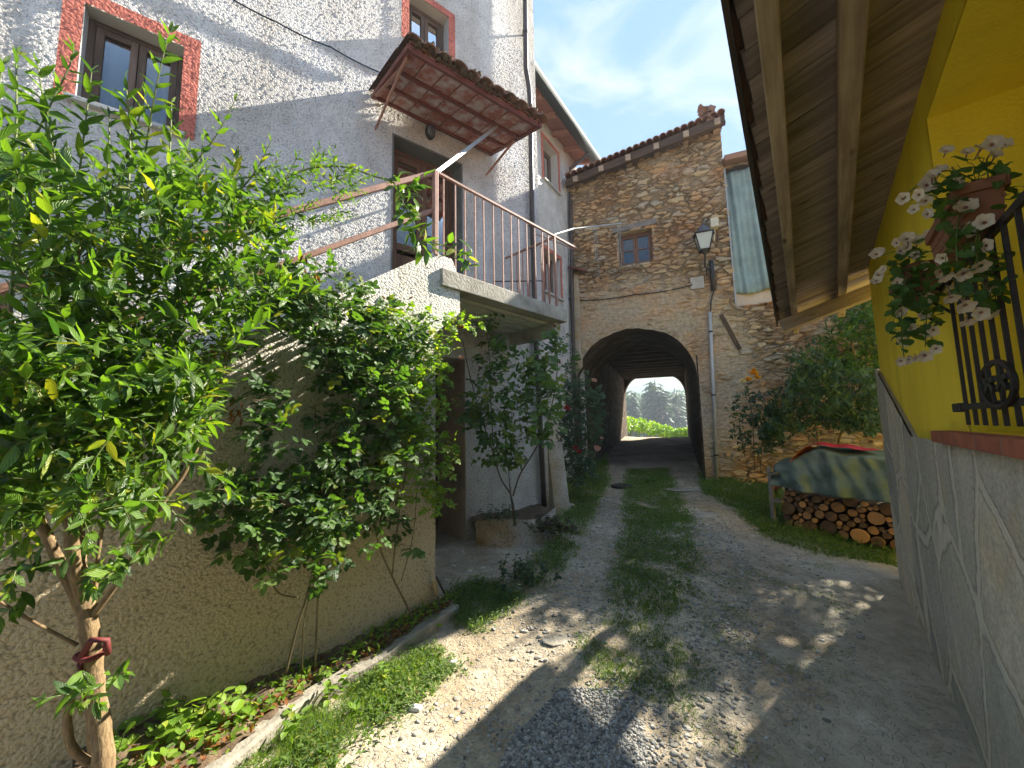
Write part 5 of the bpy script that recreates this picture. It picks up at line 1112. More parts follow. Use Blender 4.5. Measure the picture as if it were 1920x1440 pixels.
leafy('laurel_shrub', 'dark bluish green laurel shrub spreading over the back of the woodpile', 'shrub', og(1560, 880),
      [([og(1540, 900), at(1530, 800, 6.2), at(1500, 720, 6.2)], .02), ([og(1560, 900), at(1580, 800, 6.2), at(1620, 720, 6.0)], .02)],
      [[(1445, 760), (1485, 700), (1540, 680), (1600, 690), (1662, 720), (1665, 815), (1600, 810), (1540, 800), (1490, 815), (1450, 820)], [(1420, 790), (1460, 760), (1480, 830), (1440, 840)], [(1490, 660), (1530, 640), (1560, 690), (1500, 700)]],
      [420, 40, 16], lambda px, py: rng.uniform(5.3, 6.7) if px > 1470 else rng.uniform(6.0, 6.8), .105, LEAF_C, ln=(.15, .32))
leafy('small_tree', 'small loose leafed tree rising beside the yellow wall under the eaves', 'tree', og(1640, 860),
      [([og(1640, 880), at(1630, 760, 6.6), at(1600, 660, 6.6), at(1590, 600, 6.6)], .03)],
      [[(1540, 650), (1575, 595), (1640, 560), (1680, 560), (1680, 730), (1620, 730), (1580, 700), (1550, 690)]], [260], lambda px, py: rng.uniform(6.0, 7.0), .085, LEAF_B, 'oval', ratio=.45)
def wall_tree(name, label, base, top, rad_, n, L, mat, lean=(0, 0)):
    """free standing tree: trunk, limbs and a crown of leaf clusters on limb ends"""
    S = thing(name, label, 'tree', base); tb_ = MB(); lv = LV(); c = A3(base[0] + lean[0], base[1] + lean[1], top)
    tb_.tube(smooth([base - A3(0, 0, .3), base + (c - base) * .35 + rv(.06), base + (c - base) * .8], 5), [.12 - .008 * i for i in range(11)], 10)
    for k in range(14):
        a = k * 2.4; e = c + A3(math.cos(a) * rad_[0] * .75, math.sin(a) * rad_[1] * .75, rng.uniform(-.6, .7) * rad_[2]); s = base + (c - base) * rng.uniform(.4, .75)
        tb_.tube(smooth([s, (s + e) / 2 + A3(0, 0, .15) + rv(.1), e], 4), [.045 - .004 * i for i in range(9)], 6)
    cl = [c + np.array(rad_) * unit(rv()) * rng.uniform(.35, 1) ** .6 for _ in range(n // 26)]
    for q in cl:
        for _ in range(26):
            p = q + rv(.17); D = unit(rv(1) + A3(0, 0, -.2)); lv.add(p, D, unit(rv(.5) + A3(0, 0, 1)), L * rng.uniform(.7, 1.2), L * .5)
    tb_.build('trunk', BARK, S, True); lv.build('crown', mat, S, 'small', .15, .1); return S
wall_tree('broadleaf_tree', 'broad leafy tree growing behind the low stone wall beyond the yellow house', A3(6.5, 8.0, .6), 4.25, (1.0, .9, 1.1), 7800, .11, LEAF_B)
wall_tree('broadleaf_tree', 'taller leafy tree behind the yellow house, farther right along the low stone wall', A3(8.5, 7.5, .6), 4.9, (1.5, 1.3, 1.45), 7800, .12, LEAF_B)
# ================================================================== BED, KERB, PLANTER
KERBM = plain('old_kerb', (.25, .225, .18), .95, var=.45, scale=6, bump=.012, bs=30, kind='Object')
def kerb():
    pts = [(852, 1150), (800, 1188), (745, 1222), (690, 1258), (600, 1312), (520, 1368), (450, 1425), (370, 1500), (250, 1640), (100, 1850)]
    P = [og(*p) for p in pts]; m = MB(); V = []; N = 40
    Q_ = smooth(P, 8); n = len(Q_)
    for i, p in enumerate(Q_):
        d = unit(Q_[min(i + 1, n - 1)] - Q_[max(i - 1, 0)]); s = unit(np.cross((0, 0, 1), d)); s = s if s @ A3(1, -1, 0) > 0 else -s
        w_ = .05 + .003 * math.sin(i * .31); h = .078 + .008 * math.sin(i * .23); z = ghf(p[0], p[1])
        for (a, b) in ((w_, -.1), (w_, h - .015), (w_ - .015, h), (-w_ + .015, h), (-w_, h - .015), (-w_, -.1)): q = p + s * a; V.append((q[0], q[1], z + b))
    f = [(i * 6 + k, i * 6 + k + 1, (i + 1) * 6 + k + 1, (i + 1) * 6 + k) for i in range(n - 1) for k in range(5)] + [tuple(range(6)), tuple(range((n - 1) * 6, n * 6))]
    m.add(V, f); tag(m.build('kerb', KERBM), 'rough concrete kerb edging the narrow plant bed along the stair wall', 'kerb')
    # soil of the bed
    V = []; us = np.linspace(0, 1, 60)
    for t in us:
        i = t * (n - 1); a = Q_[int(i)] if int(i) >= n - 1 else Q_[int(i)] * (1 - i % 1) + Q_[int(i) + 1] * (i % 1)
        u = (a - ST.p) @ ST.u; b = ST.pt(u, 0, 0)
        for k in range(12):
            s = k / 11; q = a * (1 - s) + b * s; V.append((q[0], q[1], ghf(q[0], q[1]) + .075 + .05 * s + .014 * math.sin(31 * q[0]) * math.cos(27 * q[1]) + rng.normal(0, .004)))
    f = [(i * 12 + k, i * 12 + k + 1, (i + 1) * 12 + k + 1, (i + 1) * 12 + k) for i in range(59) for k in range(11)]
    struct(mkmesh('bed_soil', np.array(V), f, soil, None, True))
    return Q_
soil = M('bed_soil'); _v = soil.uv(kind='Object'); _n = soil.noise(_v, 9, 8, .7)
soil.col(soil.ramp(_n, [(.3, (.055, .036, .022)), (.5, (.13, .085, .05)), (.72, (.24, .16, .09))])).rough(.95).bump(soil.noise(_v, 40, 6, .7), .02); soil = soil.m
KP = kerb()
def planter():
    H = thing('raised_bed', 'rounded rough plaster plant bed with a stained ochre side at the house wall', 'plant bed', FA.pt(.1, .2, .2))
    u0, u1 = FA.uz(878, 960)[0] - .0, FA.uz(1016, 960)[0] + .02; V = []; UVs = []; n = 50; k = 16
    for i in range(n + 1):
        t = i / n; u = u0 + (u1 - u0) * t; o = .03 + .58 * math.sin(math.pi * min(1, t * .9 + .03)) ** .55; 
        for j in range(k + 1):
            s = j / k; z = -.05 + .52 * s + .02 * math.sin(9 * t); oo = o * (1 - .12 * s) + .008 * math.sin(23 * t + 11 * s); V.append(FA.pt(u, z, oo)); UVs.append((u * 1.0, z))
    f = [(i * (k + 1) + j, (i + 1) * (k + 1) + j, (i + 1) * (k + 1) + j + 1, i * (k + 1) + j + 1) for i in range(n) for j in range(k)]
    f = [q[::-1] for q in f] if np.cross(V[f[0][1]] - V[f[0][0]], V[f[0][2]] - V[f[0][0]]) @ FA.n < 0 else f
    mkmesh('rim_wall', np.array(V), f, roughcast('ochre_plaster', (.55, .53, .48), (.50, .30, .10), .95, scale=46, depth=.012), H, True, uv=[UVs[i] for q in f for i in q])
    V2 = [];
    for i in range(n + 1):
        t = i / n; u = u0 + (u1 - u0) * t; o = .03 + .58 * math.sin(math.pi * min(1, t * .9 + .03)) ** .55
        for j in range(8): s = j / 7; V2.append(FA.pt(u, .47 + .02 * math.sin(9 * t) - .03 * math.sin(math.pi * s) + rng.normal(0, .004), o * .88 * (1 - s)))
    f = [(i * 8 + j, (i + 1) * 8 + j, (i + 1) * 8 + j + 1, i * 8 + j + 1) for i in range(n) for j in range(7)]
    mkmesh('soil', np.array(V2), f, soil, H, True)
planter()
def board_rod():
    m = MB(); a, b = og(822, 1140), at(812, 1078, 3.28); m.bar(A3(*a[:2], a[2] + .08), b + A3(0, 0, .0), .10, .02, (1, .3, 0)); tag(m.build('wooden_board', plain('pale_board', (.45, .33, .19), .8, var=.25), bevel=.003), 'short pale wooden board leaning on the stair wall corner', 'board')
    m = MB(); m.bar(A3(*og(838, 1135)[:2], .10), at(818, 1082, 3.2), .012, .012); m.bar(A3(*og(826, 1165)[:2], .10), at(822, 1120, 3.1), .012, .012); tag(m.build('iron_rod', IRON), 'thin dark iron rods leaning beside the pale board at the kerb end', 'rod')
board_rod()
# ================================================================== WOODPILE
LOGEND = M('log_end'); _v = LOGEND.uv(kind='Object'); _r = LOGEND.vor(_v, 4); _n = LOGEND.noise(_v, 8, 7, .6)
LOGEND.col(LOGEND.mix(1.0, (.46, .22, .075), LOGEND.ramp(LOGEND.math('ADD', LOGEND.math('MULTIPLY', _n, .6), LOGEND.math('MULTIPLY', nd(LOGEND.nt, 'ShaderNodeObjectInfo').outputs['Random'], .45)), [(.28, .5), (.7, 1.45)]), 'MULTIPLY')).rough(.85).bump(LOGEND.noise(_v, 60, 4), .003); LOGEND = LOGEND.m
LOGOLD = plain('log_end_old', (.20, .105, .05), .9, var=.4, kind='Object', scale=9)
LOGBARK = plain('log_bark', (.09, .06, .04), .95, var=.45, kind='Object', scale=12, bump=.01, bs=30)
def woodpile():
    p1 = og(1466, 948); p1 = A3(3.72, 5.62, ghf(3.72, 5.62)); p2 = A3(4.62, 4.12, ghf(4.62, 4.12)); ux = unit(p2 - p1 - A3(0, 0, (p2 - p1)[2])); Lw = np.linalg.norm((p2 - p1)[:2])
    ins = A3(-ux[1], ux[0], 0); ins = ins if ins[0] > 0 else -ins
    z0 = min(p1[2], p2[2]) - .02; Hh = .68; circ = []
    rr = [rng.choice([.026, .034, .043, .054, .070, .090], p=[.20, .25, .22, .17, .10, .06]) * rng.uniform(.9, 1.12) for _ in range(230)]
    gz = lambda x: (p1 + (p2 - p1) * (x / Lw))[2]
    for r in rr:
        best = None
        for x in np.linspace(r, Lw - r, 90):
            y = gz(x) + r
            for (cx, cy, cr) in circ:
                dx = abs(cx - x)
                if dx < cr + r: y = max(y, cy + math.sqrt((cr + r) ** 2 - dx * dx))
            if best is None or y < best[1]: best = (x, y)
        if best[1] + r < gz(best[0]) + .62 + .10 * math.sin(best[0] * 3 + 1): circ.append((best[0], best[1], r))
    order = sorted(circ, key=lambda c: c[1] - gz(c[0])); rows = {}
    for c in circ: rows.setdefault(min(5, int((c[1] - gz(c[0])) / .115)), []).append(c)
    names = ['the lowest course', 'the second course', 'the third course', 'the fourth course', 'the fifth course', 'the top course']
    o1_ = ['', 'first', 'second', 'third', 'fourth', 'fifth', 'sixth', 'seventh', 'eighth', 'ninth', 'tenth', 'eleventh', 'twelfth', 'thirteenth', 'fourteenth', 'fifteenth', 'sixteenth', 'seventeenth', 'eighteenth', 'nineteenth']; ordn = o1_[1:] + ['twentieth'] + ['twenty-' + k for k in o1_[1:10]] + ['thirtieth'] + ['thirty-' + k for k in o1_[1:10]] + ['fortieth']
    for k, cs in rows.items():
        for i, (x, y, r) in enumerate(sorted(cs)):
            old = rng.random() < .32; c = p1 + ux * x; c = A3(c[0], c[1], y) - ins * rng.uniform(-.02, .03); size = 'thin' if r < .04 else 'medium' if r < .062 else 'thick'
            o = thing('log', '%s %s log, %s from the left in %s of the woodpile' % (size, 'dark brown' if old else 'orange brown', ordn[i], names[k]), 'log', c, 'logs stacked under the tarpaulin')
            sg = 14; an = rng.random() * 6; el = rng.uniform(.82, 1.0); tilt = rv(.04)
            ring = lambda rad, d: [c + ins * d + rad * ((ux + ins * tilt[0]) * math.cos(t + an) * (1 + .06 * math.sin(2 * t + i)) + A3(0, 0, 1) * math.sin(t + an) * (el + .05 * math.sin(3 * t))) for t in np.linspace(0, 2 * math.pi, sg, endpoint=False)]
            a, b, e = ring(r * .97, 0), ring(r * .985, .012), ring(r * .95, .42)
            bm = MB(); bm.add(b + e, [(q, (q + 1) % sg, sg + (q + 1) % sg, sg + q) for q in range(sg)] + [tuple(range(sg, 2 * sg))]); bm.build('bark', LOGBARK, o, True)
            bm = MB(); a0 = ring(r * .90, -.002); bm.add(a0 + b, [(q, (q + 1) % sg, sg + (q + 1) % sg, sg + q) for q in range(sg)] + [tuple(range(sg))[::-1]]); bm.build('cut_end', LOGOLD if old else LOGEND, o)
    # rack
    K = thing('wood_rack', 'grey weathered post and rails holding the left end of the woodpile', 'rack', p1 - ux * .06)
    m = MB(); q = p1 - ux * .09 - ins * .05; m.bar(q - A3(0, 0, .1), q + A3(0, 0, .80), .05, .05, ins); m.build('post', WOODG, K, bevel=.004)
    q2 = q + ins * .45; m = MB(); m.bar(q2 - A3(0, 0, .1), q2 + A3(0, 0, .80), .05, .05, ins); m.build('post', WOODG, K)
    m = MB(); m.bar(q + A3(0, 0, .34), q + ux * .14 + A3(0, 0, .34), .04, .11, ins); m.build('rail', WOODG, K); m = MB(); m.bar(q + A3(0, 0, .70), q + ux * .12 + A3(0, 0, .72), .04, .12, ins); m.build('rail', WOODG, K)
    # tarpaulins
    def sheet(name, label, m_, f0, nu=70, nv=40):
        V = [f0(i / nu, j / nv) for i in range(nu + 1) for j in range(nv + 1)]; f = [(i * (nv + 1) + j, (i + 1) * (nv + 1) + j, (i + 1) * (nv + 1) + j + 1, i * (nv + 1) + j + 1) for i in range(nu) for j in range(nv)]
        o = mkmesh(name, np.array(V), f, m_, None, True); s = o.modifiers.new('thick', 'SOLIDIFY'); s.thickness = .004; return tag(o, label, 'tarpaulin')
    def ztop(x): return .90 + .20 * (1 - math.exp(-(max(x, 0) / .26) ** 2)) + .035 * math.exp(-((x - .42) / .2) ** 2)
    def green(a, b):
        x = -.06 + a * (Lw + .12); peak = .42
        zt = gz(max(0, x)) + ztop(x)
        if b < .62:                                   # front apron hanging
            t = b / .62; zb2 = gz(max(0, x)) + .57 - .04 * math.sin(x * 2.2 + .5) ; z = zb2 + (zt - .06 - zb2) * t
            fold = math.sin((x - peak) * (16 - 7 * t) + 2 * t) * .045 * (1 - .4 * t) * math.exp(-((x - peak) / .6) ** 2) + .012 * math.sin(x * 31 + 6 * t) + .014 * math.sin(x * 9 - 11 * t) + .008 * math.sin(x * 47 + 17 * t) * t
            off = -.13 + .08 * t + fold + .10 * t * t
        else:
            t = (b - .62) / .38; z = zt - .06 + .06 * math.sin(t * math.pi / 2) + .012 * math.sin(x * 14 + t * 5); off = .06 + t * .5
        p = p1 + ux * x + ins * off; return A3(p[0], p[1], z)
    sheet('green_tarpaulin', 'dark green plastic tarpaulin draped in folds over the woodpile', TARPG, green)
    def orange(a, b):
        x = -.17 + a * .55; t = b; zt = gz(max(0, x)) + ztop(max(x, 0)) + .02; z = zt - (.45 * (1 - a) ** 2.2) - .02 + .015 * math.sin(9 * t + 7 * a) ; off = .0 + t * .5
        p = p1 + ux * x + ins * off; return A3(p[0], p[1], z)
    sheet('orange_tarpaulin', 'faded orange sheet slipping from the left end of the woodpile', TARPO, orange, 24, 20)
    def red(a, b):
        x = .36 + a * .72; zt = gz(x) + ztop(x); e = math.sin(math.pi * a) ** .6; z = zt + .02 + .035 * e * math.sin(math.pi * b) + .008 * math.sin(14 * a); off = .11 + .25 * b * e
        p = p1 + ux * x + ins * off; return A3(p[0], p[1], z)
    sheet('red_tarpaulin', 'small crumpled red plastic sheet on top of the green tarpaulin', TARPR, red, 30, 12)
WOODG = wood('grey_wood', (.16, .14, .115), (.36, .32, .27), knots=False)
woodpile()
# ================================================================== PETUNIAS
def petunia(name, label, region, ntr, dfun, fl, tr_pts, flr):
    S = thing(name, label, 'flowers', tr_pts[0]); mb = MB(); lv = LV()
    for pts in ntr: mb.tube(smooth(pts, 5), .0022, 5)
    for poly, n in region:
        for (px, py) in sample_px(poly, n):
            p = at(px, py, dfun(px, py)); L = flr * rng.uniform(.42, .72); D = unit(A3(rng.normal(-.3, .7), rng.normal(-.5, .5), rng.normal(-.25, .5))); lv.add(p, D, unit(A3(-.3, -.5, .8) + rv(.35)), L * 1.25, L * .85)
            mb.tube([p, p - D * L * .5 + A3(0, 0, .01)], .0012, 4)
    mb.build('stems', STEM, S); lv.build('foliage', LEAF_D, S, 'oval', .15, .08)
    for (px, py, s, face) in fl:
        c = at(px, py, dfun(px, py) - .02); ax = unit(face); r = flr * s * .43; e1 = unit(np.cross(ax, (.2, .1, 1))); e2 = np.cross(ax, e1); V = []; k = 25; asp = rng.uniform(.7, 1.0); dep = rng.uniform(.8, 1.9); r *= rng.uniform(.8, 1.15)
        prof = [(.06, -1.25), (.10, -.9), (.14, -.5), (.22, -.22), (.62, -.04), (1.0, .03)]
        for q, (rad_, h) in enumerate(prof):
            for i in range(k):
                t = 2 * math.pi * i / k; lob = 1 + (.10 * math.cos(5 * t) if q > 3 else 0); rf = .07 * math.sin(10 * t + px) if q == 5 else 0
                V.append(c + (e1 * math.cos(t) * asp + e2 * math.sin(t)) * r * rad_ * lob + ax * r * (h * dep + rf * 1.6))
        f = [(q * k + i, q * k + (i + 1) % k, (q + 1) * k + (i + 1) % k, (q + 1) * k + i) for q in range(len(prof) - 1) for i in range(k)]
        me = mkmesh('flower', np.array(V), f, [PETW, PETP], S, True)
        for pol in me.data.polygons:
            if pol.index < 3 * k: pol.material_index = 1
    return S
BOXM = plain('box_brown', (.22, .095, .055), .75, var=.45, scale=9, bump=.003)
def trough(label, a, b, hh, dp):
    """window box between points a and b (top rim)"""
    T = thing('window_box', label, 'planter', (a + b) / 2); d = unit(b - a); s = unit(np.cross(d, (0, 0, 1))); m = MB(); L = np.linalg.norm(b - a)
    V = []
    for (f_, z, g) in ((0, 0, 1.0), (0, -hh, .84)):
        for (x, y) in ((-1, -1), (1, -1), (1, 1), (-1, 1)): V.append((a + b) / 2 + d * x * L / 2 * (g + (1 - g) * .5) + s * y * dp / 2 * g + A3(0, 0, z))
    m.add(V, [(4, 5, 6, 7), (0, 1, 5, 4), (1, 2, 6, 5), (2, 3, 7, 6), (3, 0, 4, 7)])
    for k in range(4): p, q = V[k], V[(k + 1) % 4]; m.bar(p, q, .022, .03)
    for z in (.35, .65): 
        for y in (-1, 1): m.bar(a + s * y * dp * .485 * (1 - .16 * z) - A3(0, 0, hh * z), b + s * y * dp * .485 * (1 - .16 * z) - A3(0, 0, hh * z), .006, .008)
    m.build('box', BOXM, T); m = MB(); m.box((a + b) / 2 - A3(0, 0, .02), d, s, (0, 0, 1), L / 2 - .012, dp / 2 - .012, .004); m.build('soil', soil, T)
_off = .14
zt1 = 2.285
trough('brown ribbed window box standing on top of the window grille', YW.pt(-3.5, zt1, .05), YW.pt(-3.93, zt1, .05), .12, .09)
ub2 = YW.uz(1792, 500, _off + .02)[0]; ua2 = YW.uz(1712, 520, _off + .02)[0]
c2 = YW.pt(-2.9, 2.25, .08); d2 = YW.pt(-3.3, 2.25, .08)
trough('brown window box on the yellow wall beyond the grille, half hidden by flowers', c2, d2, .09, .13)
m = MB()
for t in (.2, .8): q = c2 + (d2 - c2) * t - A3(0, 0, .096); w_ = q - YW.n * float((q - YW.p) @ YW.n); m.bar(w_, q + YW.n * .06, .012, .008); m.bar(w_ - A3(0, 0, .12), q + YW.n * .03, .01, .01)
m.bar(c2 + (d2 - c2) * .2 - A3(0, 0, .104), c2 + (d2 - c2) * .8 - A3(0, 0, .104), .01, .008)
tag(m.build('box_bracket', IRON), 'thin iron brackets under the far window box on the yellow wall', 'bracket')
def dP(off, lo, hi):
    def f(px, py): return float(YW.hit(px, py, off + rng.uniform(lo, hi))[1])
    return f
def F_(l, s, face, j=0): return [(x, y, s * rng.uniform(.85, 1.12), A3(*face) + rv(.22)) for x, y in l]
fl1 = F_([(1775, 280), (1815, 283), (1842, 275), (1868, 288), (1862, 268), (1750, 325), (1765, 315), (1740, 345), (1795, 340), (1817, 362), (1812, 385), (1885, 268)], 1.0, (-.5, -.8, .35)) + \
      F_([(1693, 372), (1722, 365), (1713, 392), (1740, 400), (1735, 375), (1820, 430), (1845, 415), (1815, 470), (1850, 460), (1765, 485)], .85, (-.8, -.5, .1)) + \
      F_([(1855, 505), (1840, 500), (1775, 520), (1808, 515), (1855, 545), (1812, 575), (1785, 560), (1860, 590), (1840, 588), (1815, 605)], .95, (-.3, -.5, -.8))
V1 = [[at(1850, 350, 1.17), at(1800, 400, 1.15), at(1795, 500, 1.14), at(1812, 590, 1.14)], [at(1850, 350, 1.17), at(1780, 320, 1.17), at(1730, 340, 1.18), at(1695, 372, 1.2)], [at(1860, 345, 1.15), at(1830, 450, 1.12), at(1850, 560, 1.12), at(1858, 590, 1.12)], [at(1855, 345, 1.15), at(1850, 300, 1.15), at(1868, 285, 1.15)]]
dn1 = lambda px, py: 1.13 + (1860 - px) * .0004 + rng.uniform(-.05, .05)
petunia('petunia', 'cream trumpet petunias spilling from the window box on top of the grille', [([(1740, 350), (1800, 300), (1870, 300), (1878, 340), (1830, 350), (1800, 380), (1770, 400), (1740, 380)], 60), ([(1755, 400), (1830, 390), (1850, 450), (1880, 480), (1880, 560), (1850, 570), (1780, 550), (1770, 480)], 110), ([(1835, 330), (1890, 320), (1905, 350), (1880, 400), (1840, 400)], 16)], V1, dn1, fl1, [YW.pt(-3.8, zt1, .06)], .055)
fl2 = F_([(1650, 470), (1643, 475), (1648, 515), (1655, 505), (1643, 525), (1680, 455), (1700, 445), (1715, 478), (1690, 470), (1735, 498), (1720, 450), (1740, 440), (1700, 462)], .9, (-.8, -.6, .2)) + \
      F_([(1683, 530), (1698, 555), (1740, 560), (1690, 585), (1735, 590), (1710, 615), (1735, 625), (1695, 640), (1755, 655), (1720, 672), (1705, 675), (1690, 678), (1735, 668), (1750, 620), (1780, 540), (1765, 510)], .9, (-.5, -.6, -.5))
dn2 = lambda px, py: 1.62 + (1700 - px) * .0016 + rng.uniform(-.06, .06)
V2_ = [[at(1740, 510, 1.58), at(1700, 520, 1.6), at(1690, 600, 1.6), at(1695, 670, 1.6)], [at(1745, 510, 1.58), at(1738, 570, 1.57), at(1735, 650, 1.57)], [at(1740, 505, 1.6), at(1700, 470, 1.62), at(1650, 480, 1.68)]]
petunia('petunia', 'smaller pinkish cream petunias trailing in two tails down the yellow wall', [([(1668, 490), (1720, 450), (1760, 500), (1740, 540), (1680, 520)], 60), ([(1668, 520), (1712, 530), (1712, 640), (1700, 665), (1680, 640), (1668, 580)], 75), ([(1722, 540), (1750, 540), (1752, 640), (1725, 640)], 40)], V2_, dn2, fl2, [c2], .060)
# ================================================================== GROUND COVER
def blades(lv, pts, h, w_, spread=.45, c=None):
    for (x, y) in pts:
        z = ghf(x, y) - .005; k = rng.integers(3, 7)
        for _ in range(k):
            D = unit(A3(rng.normal(0, spread), rng.normal(0, spread), 1)); hh = h * rng.uniform(.5, 1.3); lv.add(A3(x + rng.normal(0, .012), y + rng.normal(0, .012), z), D, unit(rv()), hh, w_, c if c is None else c * rng.random())
def lowleaves(lv, pts, h, L, c=None):
    for (x, y) in pts:
        z = ghf(x, y)
        for _ in range(rng.integers(3, 6)): D = unit(A3(rng.normal(0, 1), rng.normal(0, 1), rng.uniform(.05, .9))); lv.add(A3(x + rng.normal(0, .02), y + rng.normal(0, .02), z + rng.uniform(0, h)), D, unit(A3(0, 0, 1) + rv(.35)), L * rng.uniform(.6, 1.3), L * .5)
def clumpy(poly, n, thr=.0, f=2.3):
    P = sample_g(poly, int(n * 2.2)); P = P + rng.normal(0, .055, P.shape); v = np.sin(P[:, 0] * f * 2.1 + 1) * np.cos(P[:, 1] * f * 1.7) + .6 * np.sin(P[:, 0] * f * 5.3 + P[:, 1] * f * 4.1) + rng.normal(0, .35, len(P)); return P[v > thr][:n]
G1 = gpoly([(1178, 880), (1250, 878), (1275, 930), (1300, 985), (1308, 1060), (1280, 1130), (1235, 1185), (1150, 1175), (1145, 1110), (1165, 1000), (1172, 930)])
G2 = gpoly([(1310, 888), (1450, 897), (1490, 950), (1600, 1005), (1680, 1035), (1680, 1062), (1560, 1045), (1450, 1015), (1380, 960), (1320, 925)])
G3 = gpoly([(1055, 880), (1135, 850), (1140, 905), (1110, 970), (1075, 1040), (1010, 1100), (960, 1120), (1000, 1050), (1050, 990)])
G4 = gpoly([(840, 1120), (880, 1090), (960, 1100), (980, 1120), (900, 1180), (845, 1190)])
G5 = gpoly([(450, 1440), (500, 1385), (640, 1300), (700, 1268), (800, 1222), (825, 1235), (760, 1300), (660, 1370), (560, 1450)])
G6 = gpoly([(1100, 1170), (1250, 1180), (1320, 1250), (1300, 1330), (1180, 1300), (1090, 1280)])
G7 = gpoly([(1290, 1080), (1560, 1050), (1600, 1180), (1480, 1440), (1280, 1440), (1270, 1200)])
gl = LV(); blades(gl, clumpy(G1, 8500, -1.3), .05, .0034, .75); blades(gl, clumpy(G1, 900, -.9), .05, .003, .7, 1.0); blades(gl, sample_g(gpoly([(1100, 1000), (1180, 880), (1330, 900), (1420, 1060), (1350, 1300), (1060, 1300)]), 1300), .025, .003, .9); blades(gl, clumpy(G2, 5200, -.9), .08, .005, .6); blades(gl, clumpy(G3, 4200, -.9), .085, .0045, .6); blades(gl, clumpy(G4, 1100, -.6), .06, .004, .6)
blades(gl, clumpy(G6, 900, -.3), .032, .003, .8); blades(gl, clumpy(G6, 500, -.3), .03, .003, .8, 1.0); blades(gl, clumpy(G7, 1500, .35), .024, .003, .9); blades(gl, clumpy(G7, 700, .1), .022, .003, .9, 1.0)
tag(gl.build('grass', LEAF_G, None, 'blade', .35, .05), 'short green grass along the middle and edges of the dirt lane', 'grass', None, 'stuff')
gb = LV(); G5b = gpoly([(420, 1440), (480, 1385), (620, 1300), (690, 1255), (800, 1205), (850, 1215), (850, 1260), (780, 1320), (700, 1380), (620, 1470)]); blades(gb, clumpy(G5, 2300, -1.0), .055, .0034, .65); blades(gb, clumpy(G5b, 700, .35), .035, .0032, .8, 1.0); lowleaves(gb, clumpy(G5b, 800, -.3), .04, .026); tag(gb.build('kerb_grass', LEAF_K, None, 'blade', .4, .05), 'bright green grass tufts growing along the outside of the kerb', 'grass', None, 'stuff')
wl = LV(); lowleaves(wl, clumpy(G1, 3600, -.6), .04, .024); lowleaves(wl, clumpy(G2, 2200, -.8), .10, .034); lowleaves(wl, clumpy(G3, 3000, -.8), .10, .034); lowleaves(wl, clumpy(G4, 420, -.4), .06, .028); lowleaves(wl, clumpy(G6, 130, .2), .02, .02)
tag(wl.build('weeds', LEAF_E, None, 'small', .1, .1), 'low leafy weeds mixed through the grass verges of the lane', 'weeds', None, 'stuff')
# bed plants
ut = [np.array([(q - ST.p) @ ST.u]) for q in KP]
def bedpts(n, t0=0., t1=1.):
    out = []
    for _ in range(n):
        i = rng.uniform(t0, t1) * (len(KP) - 2); a = KP[int(i)]; u = (a - ST.p) @ ST.u; b = ST.pt(u, 0); s = rng.uniform(.08, .92); q = a * (1 - s) + b * s; out.append((q[0], q[1]))
    return out
bl = LV(); lowleaves(bl, bedpts(420, .0, .6), .15, .035); lowleaves(bl, bedpts(170, .6, 1.), .14, .05)
tag(bl.build('bed_weeds', LEAF_F, None, 'oval', .12, .1), 'pale green weeds scattered over the soil bed at the stair wall', 'weeds', None, 'stuff')
dl = LV()
for (x, y) in bedpts(420, 0, 1): dl.add(A3(x, y, ghf(x, y) + .105), unit(A3(rng.normal(), rng.normal(), rng.normal(.1, .2))), unit(A3(0, 0, 1) + rv(.5)), rng.uniform(.025, .05), .022)
for q in clumpy(G5, 160, .2): dl.add(A3(q[0], q[1], ghf(*q) + .012), unit(A3(rng.normal(), rng.normal(), 0)), unit(A3(0, 0, 1) + rv(.4)), rng.uniform(.02, .04), .018)
tag(dl.build('fallen_leaves', DRYL, None, 'oval', .3, .2), 'dry brown fallen leaves lying on the soil bed', 'fallen leaves', None, 'stuff')
def herb(name, label, px, h, n, L, mat, spread=.12, cat='plant', prof='oval', ratio=.62, base=None, group=None):
    b = og(*px) if base is None else base; S = thing(name, label, cat, b, group); lv = LV(); mb = MB()
    for _ in range(n):
        q = b + A3(rng.normal(0, spread), rng.normal(0, spread), 0); t = q + A3(rng.normal(0, .05), rng.normal(0, .05), h * rng.uniform(.5, 1.1)); mb.tube([q, t], .0025, 4)
        for k in range(7): p = q + (t - q) * (.3 + .7 * k / 6); lv.add(p, unit(A3(rng.normal(), rng.normal(), .25)), unit(A3(0, 0, 1) + rv(.3)), L * rng.uniform(.7, 1.2), L * ratio)
    mb.build('stems', STEM, S); lv.build('foliage', mat, S, prof, .15, .12); return S
herb('broadleaf_weed', 'clump of large heart shaped leaves in the bed beside the shrub trunk', (330, 1420), .22, 16, .085, LEAF_F, .12)
herb('broadleaf_weed', 'spreading pale leafed clump inside the bed behind the kerb middle', (560, 1330), .13, 14, .055, LEAF_F, .14)
herb('broadleaf_weed', 'small leafy clump in the bed near the leaning board', (760, 1195), .12, 9, .05, LEAF_F, .08)
herb('broadleaf_weed', 'dark green leafy plant on the lane in front of the raised plaster bed', (985, 1095), .22, 26, .055, LEAF_C, .14)
herb('broadleaf_weed', 'low leafy plant among the grass at the edge of the arch shadow', (1215, 905), .16, 18, .05, LEAF_E, .16)
herb('broadleaf_weed', 'grey green leafy clump growing in the raised plaster bed', None, .17, 18, .05, LEAF_C, .10, base=at(935, 978, 4.75))
herb('coral_bells', 'purple leafed plant at the end of the raised plaster bed', None, .16, 22, .085, LEAF_P, .13, base=at(1035, 1000, 4.95))
